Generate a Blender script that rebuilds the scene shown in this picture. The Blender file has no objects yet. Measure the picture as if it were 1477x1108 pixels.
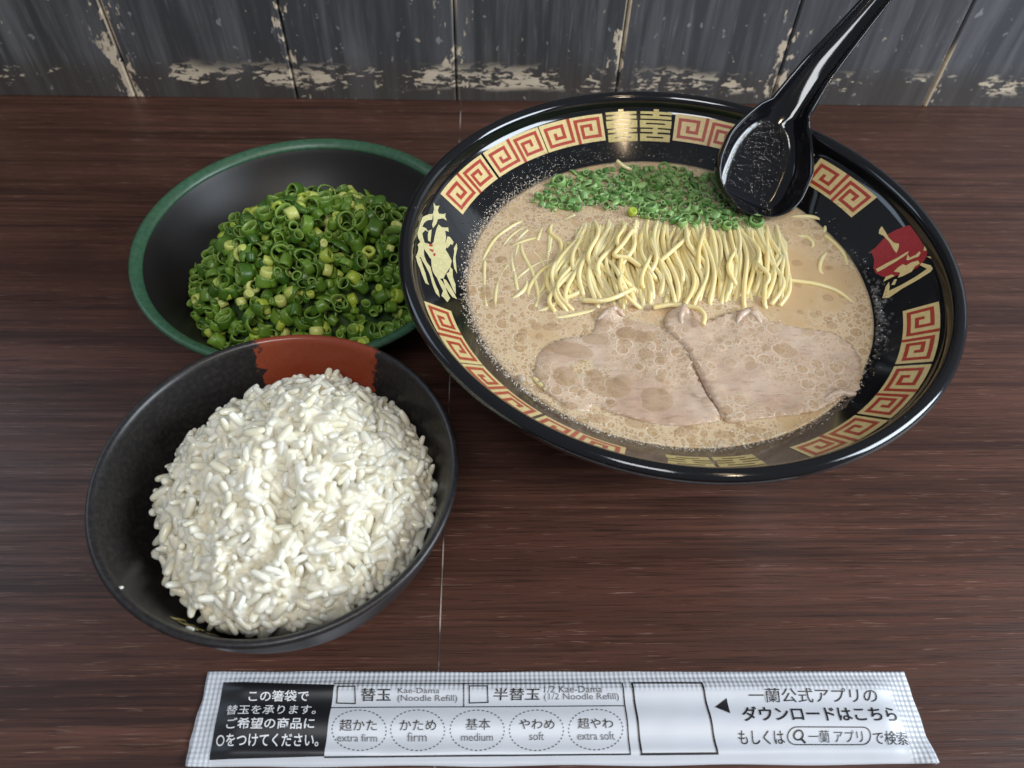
import bpy, bmesh, math, random
import numpy as np
from mathutils import Vector, Matrix, noise
from mathutils.geometry import tessellate_polygon
sc = bpy.context.scene
COL = sc.collection
R = math.radians
# ------------------------------------------------------------------ camera
PW, PH, F = 1477.0, 1108.0, 1114.24
TH, YAW, ROLL, CAMH, WALLY = 0.89549, 0.05036, 0.03993, 0.26, 0.4287
_fw = Vector((math.sin(YAW)*math.cos(TH), math.cos(YAW)*math.cos(TH), -math.sin(TH)))
_rt = Vector((math.cos(YAW), -math.sin(YAW), 0)); _up = _rt.cross(_fw)
CR = _rt*math.cos(ROLL)+_up*math.sin(ROLL); CU = -_rt*math.sin(ROLL)+_up*math.cos(ROLL)
cd = bpy.data.cameras.new('camera'); cam = bpy.data.objects.new('camera', cd); COL.objects.link(cam)
cam.matrix_world = Matrix(((CR.x, CU.x, -_fw.x, 0), (CR.y, CU.y, -_fw.y, 0), (CR.z, CU.z, -_fw.z, CAMH), (0, 0, 0, 1)))
cd.sensor_width = 36; cd.lens = F/PW*36; cd.clip_start = .01; cd.clip_end = 20
cd.dof.use_dof = True; cd.dof.focus_distance = .285; cd.dof.aperture_fstop = 16
sc.camera = cam
def at(px, py, z):            # a point of the scene at height z
    d = CR*((px-PW/2)/F) - CU*((py-PH/2)/F) + _fw
    return Vector((0, 0, CAMH)) + d*((z-CAMH)/d.z)
# ------------------------------------------------------------------ world and lamps
w = bpy.data.worlds.new('World'); sc.world = w; w.use_nodes = True
w.node_tree.nodes['Background'].inputs[0].default_value = (.80, .88, 1.0, 1)
w.node_tree.nodes['Background'].inputs[1].default_value = .24
def lamp(name, loc, target, size, size_y, power, color, spread=180):
    l = bpy.data.lights.new(name, 'AREA'); l.shape = 'RECTANGLE'; l.size = size; l.size_y = size_y
    l.energy = power; l.color = color; l.spread = R(spread)
    o = bpy.data.objects.new(name, l); COL.objects.link(o); o.location = loc
    o.rotation_euler = (Vector(target)-Vector(loc)).to_track_quat('-Z', 'Y').to_euler(); return o
lamp('window_light', (1.02, -.04, .54), (.02, .2, .03), .6, .5, 17, (.80, .90, 1.0))
lamp('side_light', (-.86, .64, .72), (.0, .2, .0), .55, .45, 2.0, (.66, .82, 1.0))
lamp('warm_lamp', (.34, -.03, 1.0), (.05, .22, .05), .06, .06, .35, (1.0, .76, .50))
lamp('warm_lamp', (.40, -.40, .95), (.05, .22, .05), .06, .06, 1.5, (1.0, .80, .56))
lamp('ceiling_light', (-.05, -.52, 1.2), (-.03, .2, .0), .35, .35, 6.4, (.95, .97, 1.0))
sc.view_settings.view_transform = 'Standard'; sc.view_settings.look = 'None'
sc.view_settings.exposure = 0; sc.view_settings.gamma = 1; sc.view_settings.use_curve_mapping = False
sc.cycles.max_bounces = 8; sc.cycles.transparent_max_bounces = 16; sc.cycles.use_denoising = True
sc.cycles.caustics_reflective = False; sc.cycles.caustics_refractive = False
# ------------------------------------------------------------------ node helpers
class NT:
    def __init__(s, name):
        s.m = bpy.data.materials.new(name); s.m.use_nodes = True; s.t = s.m.node_tree
        s.b = s.t.nodes['Principled BSDF']; s.out = s.t.nodes['Material Output']
    def n(s, typ, **kw):
        nd = s.t.nodes.new(typ)
        for k, v in kw.items():
            if k.startswith('i_'): s.set(nd.inputs[k[2:].replace('_', ' ')], v)
            else: setattr(nd, k, v)
        return nd
    def set(s, sock, v):
        if isinstance(v, bpy.types.NodeSocket): s.t.links.new(v, sock)
        else: sock.default_value = v
    def p(s, **kw):
        for k, v in kw.items():
            if isinstance(v, tuple) and len(v) == 3 and 'Radius' not in k: v = (*v, 1)
            s.set(s.b.inputs[k.replace('_', ' ')], v)
        return s
    def co(s, kind='Object', scale=(1, 1, 1), loc=(0, 0, 0), rot=(0, 0, 0)):
        c = s.n('ShaderNodeTexCoord'); m = s.n('ShaderNodeMapping')
        s.set(m.inputs[0], c.outputs[kind]); m.inputs['Scale'].default_value = scale; m.inputs['Location'].default_value = loc
        m.inputs['Rotation'].default_value = rot
        return m.outputs[0]
    def noise(s, vec, scale=1, detail=4, rough=.55, dist=0):
        a = s.n('ShaderNodeTexNoise'); s.set(a.inputs['Vector'], vec)
        a.inputs['Scale'].default_value = scale; a.inputs['Detail'].default_value = detail
        a.inputs['Roughness'].default_value = rough; a.inputs['Distortion'].default_value = dist
        return a.outputs['Fac']
    def vor(s, vec, scale, feature='F1', out='Distance', rnd=1):
        a = s.n('ShaderNodeTexVoronoi', feature=feature); s.set(a.inputs['Vector'], vec)
        a.inputs['Scale'].default_value = scale; a.inputs['Randomness'].default_value = rnd
        return a.outputs[out]
    def ramp(s, fac, a, b, lo=0., hi=1.):
        m = s.n('ShaderNodeMapRange', interpolation_type='SMOOTHSTEP'); s.set(m.inputs['Value'], fac)
        m.inputs['From Min'].default_value = a; m.inputs['From Max'].default_value = b
        m.inputs['To Min'].default_value = lo; m.inputs['To Max'].default_value = hi
        return m.outputs[0]
    def math(s, op, a, b=0., c=None):
        m = s.n('ShaderNodeMath', operation=op); s.set(m.inputs[0], a); s.set(m.inputs[1], b)
        if c is not None: s.set(m.inputs[2], c)
        return m.outputs[0]
    def mix(s, fac, a, b):
        m = s.n('ShaderNodeMix', data_type='RGBA'); s.set(m.inputs[0], fac)
        for k, v in ((6, a), (7, b)): s.set(m.inputs[k], (*v, 1) if isinstance(v, tuple) and len(v) == 3 else v)
        return m.outputs[2]
    def bump(s, h, strength=.3, dist=.0005, normal=None):
        m = s.n('ShaderNodeBump'); s.set(m.inputs['Height'], h); m.inputs['Strength'].default_value = strength
        m.inputs['Distance'].default_value = dist
        if normal is not None: s.set(m.inputs['Normal'], normal)
        return m.outputs[0]
    def xyz(s, vec):
        a = s.n('ShaderNodeSeparateXYZ'); s.set(a.inputs[0], vec); return a.outputs
# ------------------------------------------------------------------ object helpers
def obj(name, verts, faces, m, parent=None, smooth=True):
    me = bpy.data.meshes.new(name); me.from_pydata([tuple(v) for v in verts], [], [tuple(f) for f in faces]); me.update()
    if smooth: me.shade_smooth()
    for q in (m if isinstance(m, list) else [m]): me.materials.append(q)
    o = bpy.data.objects.new(name, me); COL.objects.link(o)
    if parent is not None: o.parent = parent
    return o
def tag(o, label=None, cat=None, group=None, kind=None):
    for k, v in (('label', label), ('category', cat), ('group', group), ('kind', kind)):
        if v: o[k] = v
    return o
def fixn(o):
    bm = bmesh.new(); bm.from_mesh(o.data); bmesh.ops.recalc_face_normals(bm, faces=bm.faces); bm.to_mesh(o.data); bm.free(); return o
def lathe(prof, n=160):
    V = []; Fc = []; rows = []
    for r, z in prof:
        if r < 1e-6: rows.append([len(V)]); V.append((0, 0, z))
        else:
            rows.append(list(range(len(V), len(V)+n)))
            V += [(r*math.cos(2*math.pi*i/n), r*math.sin(2*math.pi*i/n), z) for i in range(n)]
    for a, b in zip(rows, rows[1:]):
        for i in range(n):
            j = (i+1) % n
            if len(a) == 1: Fc.append((a[0], b[j], b[i]))
            elif len(b) == 1: Fc.append((a[i], a[j], b[0]))
            else: Fc.append((a[i], a[j], b[j], b[i]))
    return V, Fc
def smooth_prof(pts, k=5):
    out = []; n = len(pts)
    for i in range(n-1):
        p0, p1, p2, p3 = pts[max(i-1, 0)], pts[i], pts[i+1], pts[min(i+2, n-1)]
        for t in np.linspace(0, 1, k, endpoint=False):
            out.append(tuple(max(0, .5*(2*p1[c]+(p2[c]-p0[c])*t+(2*p0[c]-5*p1[c]+4*p2[c]-p3[c])*t*t+(3*p1[c]-p0[c]-3*p2[c]+p3[c])*t**3)) for c in (0, 1)))
    out.append(pts[-1]); return out
def tube(pts, rad, n=8):
    pts = [Vector(p) for p in pts]; V = []; Fc = []
    t0 = (pts[1]-pts[0]).normalized(); u = t0.orthogonal().normalized()
    for i, p in enumerate(pts):
        t = (pts[min(i+1, len(pts)-1)]-pts[max(i-1, 0)]).normalized()
        u = (u-t*u.dot(t)).normalized(); v = t.cross(u)
        r = rad[i] if hasattr(rad, '__len__') else rad
        V += [p+(u*math.cos(2*math.pi*k/n)+v*math.sin(2*math.pi*k/n))*r for k in range(n)]
    for i in range(len(pts)-1):
        for k in range(n):
            a = i*n+k; b = i*n+(k+1) % n; Fc.append((a, b, b+n, a+n))
    Fc.append(tuple(range(n-1, -1, -1))); e = (len(pts)-1)*n; Fc.append(tuple(range(e, e+n)))
    return V, Fc
def spline(pts, k=8):
    pts = [Vector(p) for p in pts]; out = []; n = len(pts)
    for i in range(n-1):
        p0, p1, p2, p3 = pts[max(i-1, 0)], pts[i], pts[i+1], pts[min(i+2, n-1)]
        for t in np.linspace(0, 1, k, endpoint=False):
            out.append(.5*(2*p1+(p2-p0)*t+(2*p0-5*p1+4*p2-p3)*t*t+(3*p1-p0-3*p2+p3)*t**3))
    out.append(pts[-1]); return out
def merge(parts):
    V = []; Fc = []
    for v, f in parts:
        b = len(V); V += list(v); Fc += [tuple(i+b for i in q) for q in f]
    return V, Fc
def ball(c, r, nu=8, nv=5, sq=1.):
    V = []; Fc = []
    for j in range(1, nv):
        a = math.pi*j/nv
        for i in range(nu):
            b = 2*math.pi*i/nu; V.append((c[0]+r*math.sin(a)*math.cos(b), c[1]+r*math.sin(a)*math.sin(b), c[2]+r*sq*math.cos(a)))
    V += [(c[0], c[1], c[2]+r*sq), (c[0], c[1], c[2]-r*sq)]; t = len(V)-2
    for j in range(nv-2):
        for i in range(nu):
            Fc.append((j*nu+i, (j+1)*nu+i, (j+1)*nu+(i+1) % nu, j*nu+(i+1) % nu))
    for i in range(nu):
        Fc.append((t, i, (i+1) % nu)); q = (nv-2)*nu; Fc.append((t+1, q+(i+1) % nu, q+i))
    return V, Fc
def poly(pts, maxlen):
    """a filled 2-D outline, cut fine enough to bend over a curved surface"""
    tri = tessellate_polygon([[Vector((p[0], p[1], 0)) for p in pts]])
    bm = bmesh.new(); vs = [bm.verts.new((p[0], p[1], 0)) for p in pts]
    for t in tri:
        try: bm.faces.new([vs[i] for i in t])
        except ValueError: pass
    for _ in range(6):
        es = [e for e in bm.edges if e.calc_length() > maxlen]
        if not es: break
        bmesh.ops.subdivide_edges(bm, edges=es, cuts=1)
        bmesh.ops.triangulate(bm, faces=[f for f in bm.faces if len(f.verts) > 3])
    bm.verts.index_update(); V = [tuple(v.co) for v in bm.verts]; Fc = []
    for f in bm.faces:
        i = [v.index for v in f.verts]
        if f.normal.z < 0: i.reverse()
        Fc.append(i)
    bm.free(); return V, Fc
# ------------------------------------------------------------------ materials
def m_table():
    s = NT('dark_laminate'); rot = (0, 0, R(-1))
    a = s.noise(s.co(scale=(2.2, 70, 1), rot=rot), 1, 5, .6, .3)
    b = s.noise(s.co(scale=(9, 330, 1), rot=rot), 1, 5, .65)
    c = s.noise(s.co(scale=(85, 2300, 1), rot=rot), 1, 2, .5); b2 = s.noise(s.co(scale=(14, 900, 1), loc=(1, 5, 0), rot=rot), 1, 4, .7)
    g = s.noise(s.co(scale=(3, 14, 1), rot=rot), 1, 3)
    f = s.math('ADD', s.math('MULTIPLY', a, .36), s.math('ADD', s.math('MULTIPLY', b, .34), s.math('MULTIPLY', b2, .30)))
    col = s.mix(s.ramp(f, .38, .62), (.0300, .0128, .0092), (.116, .0490, .0325))
    col = s.mix(s.ramp(g, .40, .62, 0, .55), col, (.056, .0230, .0155))
    dash = s.math('MULTIPLY', s.ramp(c, .61, .67), s.ramp(b, .48, .58))
    col = s.mix(s.math('MULTIPLY', dash, .55), col, (.24, .155, .12))  # pale dashes: the shine of the wood pores, painted into the colour
    dk = s.ramp(s.noise(s.co(scale=(40, 1500, 1), loc=(3, 1, 0), rot=rot), 1, 3, .6), .55, .63)
    col = s.mix(s.math('MULTIPLY', dk, .5), col, (.008, .004, .004))
    s.p(Base_Color=col, Roughness=s.ramp(b, .3, .7, .42, .30), Normal=s.bump(s.math('ADD', b, s.math('MULTIPLY', c, .6)), .22, .0004))
    s.p(Specular_IOR_Level=.36); return s.m
def m_wall():
    s = NT('worn_painted_planks'); v = s.co(); x, y, z = s.xyz(v)
    n1 = s.noise(s.co(scale=(120, 120, 7)), 1, 5, .6, .3); n2 = s.noise(s.co(scale=(420, 420, 30)), 1, 4, .6)
    big = s.noise(s.co(scale=(16, 16, 5)), 1, 3)
    pk = s.n('ShaderNodeAttribute', attribute_name='tone').outputs['Fac']
    col = s.mix(s.ramp(n1, .36, .68), (.040, .039, .039), (.132, .130, .132))
    col = s.mix(s.ramp(n2, .56, .72, 0, .5), col, (.20, .205, .215))
    col = s.mix(s.ramp(big, .45, .65, 0, .45), col, (.034, .033, .036))
    col = s.mix(s.math('MULTIPLY', pk, .45), col, (.115, .125, .15))
    # worn brown foot of the boards
    wob = s.math('ADD', z, s.math('MULTIPLY', s.math('SUBTRACT', s.noise(s.co(scale=(25, 1, 60)), 1, 3), .5), .012))
    col = s.mix(s.ramp(wob, .030, .012, 0, .60), col, (.062, .050, .040))
    # chipped paint: rows near the foot, along the joints, and stray nicks
    ch = s.noise(s.co(scale=(150, 1, 400)), 1, 5, .62, .4); ch2 = s.noise(s.co(scale=(21, 1, 30), loc=(4.3, 0, 2)), 1, 3)
    band = s.math('MULTIPLY', s.ramp(wob, .0055, .0105), s.ramp(wob, .0245, .0155))
    chips = s.math('MULTIPLY', band, s.ramp(s.math('ADD', ch, s.math('MULTIPLY', ch2, 1.1)), 1.115, 1.15))
    sx = s.math('PINGPONG', s.math('ADD', x, .2110+.0963*8), .04815)      # distance from the nearest joint
    jn = s.noise(s.co(scale=(150, 1, 70), loc=(1.7, 0, 5)), 1, 5, .65); j2 = s.noise(s.co(scale=(9, 1, 14), loc=(7, 0, 1)), 1, 2)
    jm = s.math('MULTIPLY', s.ramp(sx, .019, .002), s.ramp(z, .09, .02))
    joint = s.ramp(s.math('ADD', s.math('ADD', jn, s.math('MULTIPLY', j2, .5)), s.math('MULTIPLY', jm, .22)), .995, 1.03)
    joint = s.math('MULTIPLY', joint, s.ramp(sx, .016, .006)); 
    ln = s.math('MULTIPLY', s.ramp(sx, .0019, .0012), s.ramp(s.noise(s.co(scale=(11, 1, 6), loc=(2.2, 0, 0)), 1, 2), .46, .54))
    joint = s.math('MAXIMUM', joint, ln)
    nk = s.math('MULTIPLY', s.ramp(s.noise(s.co(scale=(160, 1, 110), rot=(0, .5, 0)), 1, 3, .6, .6), .70, .735), .6)
    fk = s.math('MULTIPLY', s.ramp(s.noise(s.co(scale=(230, 1, 150), loc=(9, 0, 3)), 1, 2, .5), .70, .73), .4)
    col = s.mix(fk, col, (.42, .43, .44))
    al = s.math('MAXIMUM', s.math('MAXIMUM', chips, joint), nk)
    wood = s.mix(s.noise(s.co(scale=(60, 1, 300)), 1, 4), (.70, .62, .49), (.48, .37, .25))
    col = s.mix(al, col, wood)
    s.p(Base_Color=col, Roughness=s.ramp(n1, .3, .7, .48, .34))
    s.p(Normal=s.bump(s.math('SUBTRACT', s.math('MULTIPLY', n2, .3), al), .5, .0005)); return s.m
def m_plain(name, col, rough=.4, **kw):
    return NT(name).p(Base_Color=col, Roughness=rough, **kw).m
def m_black_gloss(name, wet=False):
    s = NT(name)
    sp = s.vor(s.co(), 420); sn = s.noise(s.co(), 90, 3)
    dust = s.math('MULTIPLY', s.ramp(sp, .13, .06), s.ramp(sn, .56, .66))
    s.p(Base_Color=s.mix(s.math('MULTIPLY', dust, .22), (.0045, .0045, .0055), (.35, .35, .36)), Roughness=.10, Coat_Weight=.3, Coat_Roughness=.05)
    h = s.noise(s.co(), 60, 2)
    s.p(Normal=s.bump(h, .05, .0006)); return s.m
def m_spoon():
    s = NT('black_melamine'); v = s.co()
    h = s.noise(v, 70, 2)
    s.p(Base_Color=(.006, .006, .008), Roughness=.085, Normal=s.bump(h, .06, .0006)); return s.m
def m_print(name, a, b, rough=.35):
    s = NT(name); n = s.noise(s.co(), 900, 3)
    s.p(Base_Color=s.mix(s.ramp(n, .3, .7), a, b), Roughness=rough, Coat_Weight=.5, Coat_Roughness=.1); return s.m
def film(s, v):
    """round oil drops and fine foam floating on the soup: (drop mask, pale ring mask, foam mask)"""
    nn = s.n('ShaderNodeTexNoise'); s.set(nn.inputs['Vector'], v); nn.inputs['Scale'].default_value = 140
    k = s.n('ShaderNodeVectorMath', operation='SCALE'); s.set(k.inputs[0], nn.outputs['Color']); k.inputs['Scale'].default_value = .0022
    w_ = s.n('ShaderNodeVectorMath', operation='ADD'); s.set(w_.inputs[0], v); s.set(w_.inputs[1], k.outputs[0]); w_ = w_.outputs[0]
    ins = ring_ = None
    for scale, lo, hi in ((170, -.16, .44), (330, -.05, .46), (720, .02, .46)):
        vv = s.n('ShaderNodeTexVoronoi', feature='F1', voronoi_dimensions='2D'); s.set(vv.inputs['Vector'], w_); vv.inputs['Scale'].default_value = scale
        rad = s.math('MULTIPLY_ADD', s.xyz(vv.outputs['Color'])[0], hi-lo, lo); d = s.math('SUBTRACT', vv.outputs['Distance'], rad)
        i_ = s.math('MULTIPLY', s.ramp(d, .03, -.05), s.ramp(rad, .03, .08)); r_ = s.math('MULTIPLY', s.ramp(s.math('ABSOLUTE', s.math('SUBTRACT', d, .035)), .055, .01), s.ramp(rad, .03, .08))
        ins = i_ if ins is None else s.math('MAXIMUM', ins, i_); ring_ = r_ if ring_ is None else s.math('MAXIMUM', ring_, r_)
    c3 = s.vor(w_, 1300, 'DISTANCE_TO_EDGE'); return ins, ring_, s.ramp(c3, .22, .03)
def m_broth():
    s = NT('pork_broth'); v = s.co()
    ins, rg, fo = film(s, v)
    area = s.ramp(s.noise(v, 26, 3), .36, .52)
    base = s.mix(area, (.58, .40, .215), (.63, .455, .265))
    col = s.mix(s.math('MULTIPLY', s.math('MULTIPLY', fo, area), .60), base, (.72, .58, .42))
    col = s.mix(s.math('MULTIPLY', s.math('MULTIPLY', ins, area), .85), col, (.47, .305, .155))
    col = s.mix(s.math('MULTIPLY', s.math('MULTIPLY', rg, area), .75), col, (.76, .63, .47))
    h = s.math('MULTIPLY', s.math('ADD', rg, s.math('MULTIPLY', fo, .5)), area)
    s.p(Base_Color=col, Roughness=.14, Subsurface_Weight=.35, Subsurface_Scale=.004, Subsurface_Radius=(1., .6, .3))
    s.p(Normal=s.bump(h, .22, .0004)); return s.m
def m_pork():
    s = NT('simmered_pork'); v = s.co()
    ins, rg, fo = film(s, v)
    g = s.noise(s.co(scale=(150, 480, 200), rot=(0, 0, .5)), 1, 5, .65, .5); big = s.noise(v, 45, 3); fine = s.noise(v, 900, 4, .7)
    col = s.mix(s.ramp(big, .35, .65), (.52, .365, .265), (.62, .475, .36))
    col = s.mix(s.ramp(g, .50, .68, 0, .6), col, (.36, .215, .15))
    col = s.mix(s.ramp(fine, .55, .75, 0, .35), col, (.62, .47, .37))
    ar = s.ramp(s.noise(v, 34, 3), .40, .56)
    col = s.mix(s.math('MULTIPLY', ar, .35), col, (.58, .42, .27))
    col = s.mix(s.math('MULTIPLY', s.math('MULTIPLY', fo, ar), .40), col, (.70, .55, .41))
    col = s.mix(s.math('MULTIPLY', s.math('MULTIPLY', ins, ar), .75), col, (.46, .305, .175))
    col = s.mix(s.math('MULTIPLY', s.math('MULTIPLY', rg, ar), .75), col, (.74, .60, .46))
    h = s.math('ADD', s.math('MULTIPLY', g, .8), s.math('MULTIPLY', s.math('MULTIPLY', rg, ar), .5))
    s.p(Base_Color=col, Roughness=s.ramp(fine, .4, .6, .18, .34), Subsurface_Weight=.25, Subsurface_Scale=.003, Subsurface_Radius=(1., .5, .35), Normal=s.bump(h, .45, .0005)); return s.m
def m_noodle():
    s = NT('cooked_noodle'); r = s.n('ShaderNodeObjectInfo').outputs['Random']
    col = s.mix(r, (.80, .635, .28), (.87, .73, .39)); n = s.noise(s.co(), 260, 2)
    col = s.mix(s.ramp(n, .4, .65, 0, .4), col, (.80, .68, .42))
    s.p(Base_Color=col, Roughness=.2, Subsurface_Weight=.4, Subsurface_Scale=.0025, Subsurface_Radius=(1., .7, .35)); return s.m
def m_rice(name, sss):
    s = NT(name); r = s.n('ShaderNodeNewGeometry').outputs['Random Per Island']; q = s.n('ShaderNodeObjectInfo').outputs['Random']
    f = s.math('FRACT', s.math('ADD', r, q)) if name == 'steamed_rice' else s.noise(s.co(), 260, 2); n = s.noise(s.co(), 300, 2)
    col = s.mix(f, (.76, .705, .53), (.82, .785, .675)); col = s.mix(s.ramp(n, .45, .7, 0, .5), col, (.84, .83, .77))
    s.p(Base_Color=col, Roughness=.17, Subsurface_Weight=sss, Subsurface_Scale=.0032, Subsurface_Radius=(1., .85, .6), Specular_IOR_Level=.55); return s.m
def m_scallion(name, wet):
    s = NT(name); r = s.n('ShaderNodeNewGeometry').outputs['Random Per Island']; q = s.n('ShaderNodeObjectInfo').outputs['Random']
    f = s.math('FRACT', s.math('ADD', r, q)); n = s.noise(s.co(scale=(1, 1, 1)), 420, 3)
    a = s.n('ShaderNodeAttribute', attribute_name='pale').outputs['Fac']
    if wet: outer = s.mix(f, (.065, .185, .034), (.29, .45, .16)); inner = (.24, .38, .13)
    else: outer = s.mix(f, (.036, .098, .009), (.165, .285, .032)); inner = (.20, .31, .06)
    col = s.mix(a, outer, inner)
    col = s.mix(s.ramp(n, .45, .7, 0, .35), col, (.03, .10, .012) if not wet else (.08, .22, .06))
    s.p(Base_Color=col, Roughness=.32, Subsurface_Weight=.12, Subsurface_Scale=.0015, Subsurface_Radius=(.5, 1., .25), Specular_IOR_Level=.4); return s.m
def m_scallion_pale():
    s = NT('pale_scallion'); r = s.n('ShaderNodeNewGeometry').outputs['Random Per Island']; q = s.n('ShaderNodeObjectInfo').outputs['Random']
    f = s.math('FRACT', s.math('ADD', r, q))
    col = s.mix(s.ramp(f, .1, .9), (.36, .46, .05), (.56, .60, .17))
    s.p(Base_Color=col, Roughness=.33, Subsurface_Weight=.2, Subsurface_Scale=.002, Subsurface_Radius=(1, 1., .3)); return s.m
def m_rice_bowl():
    s = NT('matte_black_lacquer_with_red_patch'); v = s.co(); x, y, z = s.xyz(v)
    ang = s.math('ARCTAN2', y, x); n = s.noise(v, 330, 5, .75); n2 = s.noise(v, 40, 2)
    wob = s.math('ADD', s.math('MULTIPLY', s.math('SUBTRACT', n, .5), .34), s.math('MULTIPLY', s.math('SUBTRACT', n2, .5), .10))
    aa = s.math('ADD', ang, wob)
    inside = s.math('MULTIPLY', s.ramp(aa, 1.05, 1.065), s.ramp(aa, 1.89, 1.875))
    inside = s.math('MULTIPLY', inside, s.ramp(s.math('ADD', z, s.math('MULTIPLY', wob, .012)), .034, .036))
    sp = s.noise(v, 700, 3)
    blk = s.mix(s.ramp(sp, .4, .7), (.013, .0115, .012), (.026, .022, .021))
    red = s.mix(sp, (.22, .040, .016), (.29, .060, .026))
    s.p(Base_Color=s.mix(inside, blk, red), Roughness=s.mix(inside, (.36, .36, .36), (.27, .27, .27)), Normal=s.bump(sp, .06, .0003)); return s.m
def m_green_bowl_in():
    s = NT('dark_brown_lacquer'); n = s.noise(s.co(), 500, 3)
    s.p(Base_Color=s.mix(n, (.011, .009, .009), (.018, .015, .014)), Specular_IOR_Level=.35, Roughness=.42, Normal=s.bump(n, .05, .0003)); return s.m
def m_green_rim():
    s = NT('green_lacquer'); n = s.noise(s.co(), 420, 4, .7); n2 = s.noise(s.co(), 60, 2)
    col = s.mix(s.ramp(n, .3, .7), (.028, .085, .046), (.050, .125, .068)); col = s.mix(s.ramp(n2, .5, .7, 0, .3), col, (.05, .085, .04))
    s.p(Base_Color=col, Roughness=.36, Normal=s.bump(n, .12, .0003)); return s.m
def m_paper():
    s = NT('glossy_white_paper'); n = s.noise(s.co(scale=(30, 200, 1)), 1, 3)
    cr = s.n('ShaderNodeAttribute', attribute_name='crimp').outputs['Fac']
    v = s.co(scale=(1, 1, 1)); x, y, z = s.xyz(v)
    wx = s.math('SINE', s.math('MULTIPLY', x, 2*math.pi/.00155)); wy = s.math('SINE', s.math('MULTIPLY', y, 2*math.pi/.0016))
    h = s.math('MULTIPLY', s.math('ADD', wx, wy), cr)
    s.p(Base_Color=s.mix(s.math('MULTIPLY', cr, .25), (.56, .58, .62), (.47, .50, .54)), Roughness=.36)
    s.p(Normal=s.bump(s.math('ADD', s.math('MULTIPLY', h, .30), s.math('MULTIPLY', n, .5)), .5, .0005)); return s.m
def m_clear(name, col=(1, 1, 1), mixf=.14, rough=.03):
    s = NT(name); t = s.n('ShaderNodeBsdfTransparent'); t.inputs[0].default_value = (*col, 1)
    g = s.n('ShaderNodeBsdfGlossy'); g.inputs['Roughness'].default_value = rough
    lw = s.n('ShaderNodeLayerWeight'); lw.inputs['Blend'].default_value = .35
    f = s.math('MULTIPLY_ADD', lw.outputs['Facing'], .55, mixf*.3)
    mx = s.n('ShaderNodeMixShader'); s.set(mx.inputs[0], f); s.set(mx.inputs[1], t.outputs[0]); s.set(mx.inputs[2], g.outputs[0])
    s.set(s.out.inputs['Surface'], mx.outputs[0]); return s.m
def m_foam():
    s = NT('broth_foam'); r = s.n('ShaderNodeNewGeometry').outputs['Random Per Island']
    s.p(Base_Color=s.mix(r, (.52, .40, .29), (.72, .64, .54)), Roughness=.12, Alpha=s.ramp(r, 0, 1, .25, .75)); return s.m
def m_oil():
    s = NT('oil_drop'); lw = s.n('ShaderNodeLayerWeight'); lw.inputs['Blend'].default_value = .3
    s.p(Base_Color=(.54, .375, .215), Roughness=.04, Alpha=.30); return s.m
MT = dict(table=m_table(), wall=m_wall(), bowl=m_black_gloss('black_glazed_bowl'), spoon=m_spoon(),
    cream=m_print('cream_gold_print', (.60, .46, .20), (.68, .54, .26)), red=m_print('red_print', (.33, .030, .014), (.40, .045, .022)),
    gold=m_print('gold_print', (.45, .36, .12), (.56, .46, .18)), palegold=m_print('pale_gold_print', (.52, .46, .22), (.62, .56, .30)),
    shaded_red=m_print('shaded_red_print', (.27, .010, .012), (.33, .016, .016)), broth=m_broth(), pork=m_pork(), noodle=m_noodle(), rice=m_rice('steamed_rice', .55), ricecore=m_rice('packed_rice', .5),
    scal=m_scallion('chopped_scallion', False), scalwet=m_scallion('wet_scallion', True), pale=m_scallion_pale(), ricebowl=m_rice_bowl(),
    gin=m_green_bowl_in(), grim=m_green_rim(), paper=m_paper(), ink=m_plain('black_ink', (.012, .012, .014), .4), white=m_plain('white_ink', (.72, .73, .75), .4),
    grey=m_plain('grey_ink', (.10, .10, .11), .4), clear=m_clear('clear_bubble'), drop=m_clear('wet_drop', (.85, .75, .6), .25, .02), foam=m_foam(), oil=m_oil(),
    fat=m_plain('pork_fat', (.60, .46, .36), .3, Subsurface_Weight=.4, Subsurface_Scale=.003, Subsurface_Radius=(1., .6, .4)),
    seam=None, darkgap=m_plain('dark_gap', (.004, .004, .004), .7))
def m_seam():
    s = NT('joint_filler'); n = s.noise(s.co(scale=(1, 60, 1)), 1, 4)
    s.p(Base_Color=s.mix(s.ramp(n, .40, .60), (.05, .035, .03), (.36, .30, .27)), Roughness=.5); return s.m
MT['seam'] = m_seam()
# ------------------------------------------------------------------ table and wall
def quad_strip(x0, x1, y0, y1, z):
    return [(x0, y0, z), (x1, y0, z), (x1, y1, z), (x0, y1, z)], [(0, 1, 2, 3)]
def boxv(x0, x1, y0, y1, z0, z1):
    V = [(x0, y0, z0), (x1, y0, z0), (x1, y1, z0), (x0, y1, z0), (x0, y0, z1), (x1, y0, z1), (x1, y1, z1), (x0, y1, z1)]
    return V, [(0, 3, 2, 1), (4, 5, 6, 7), (0, 1, 5, 4), (1, 2, 6, 5), (2, 3, 7, 6), (3, 0, 4, 7)]
tb = obj('table', *boxv(-.75, .75, -.10, .4600, -.03, 0), MT['table'], smooth=False)
tag(tb, 'dark brown wood grain table top under all the bowls', 'table', kind='structure')
sv = []; sf = []; rnd = random.Random(3)
ys = np.linspace(-.0995, .428, 120)
for i, y in enumerate(ys):
    x = -.0163+.0003*(noise.noise((0, y*30, 0)))*.6; wd = .00024+.00010*noise.noise((5, y*90, 0))
    sv += [(x-wd, y, .00012), (x+wd, y, .00012)]
    if i: k = 2*i; sf.append((k-2, k-1, k+1, k))
obj('seam', sv, sf, MT['seam'], tb)
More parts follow.
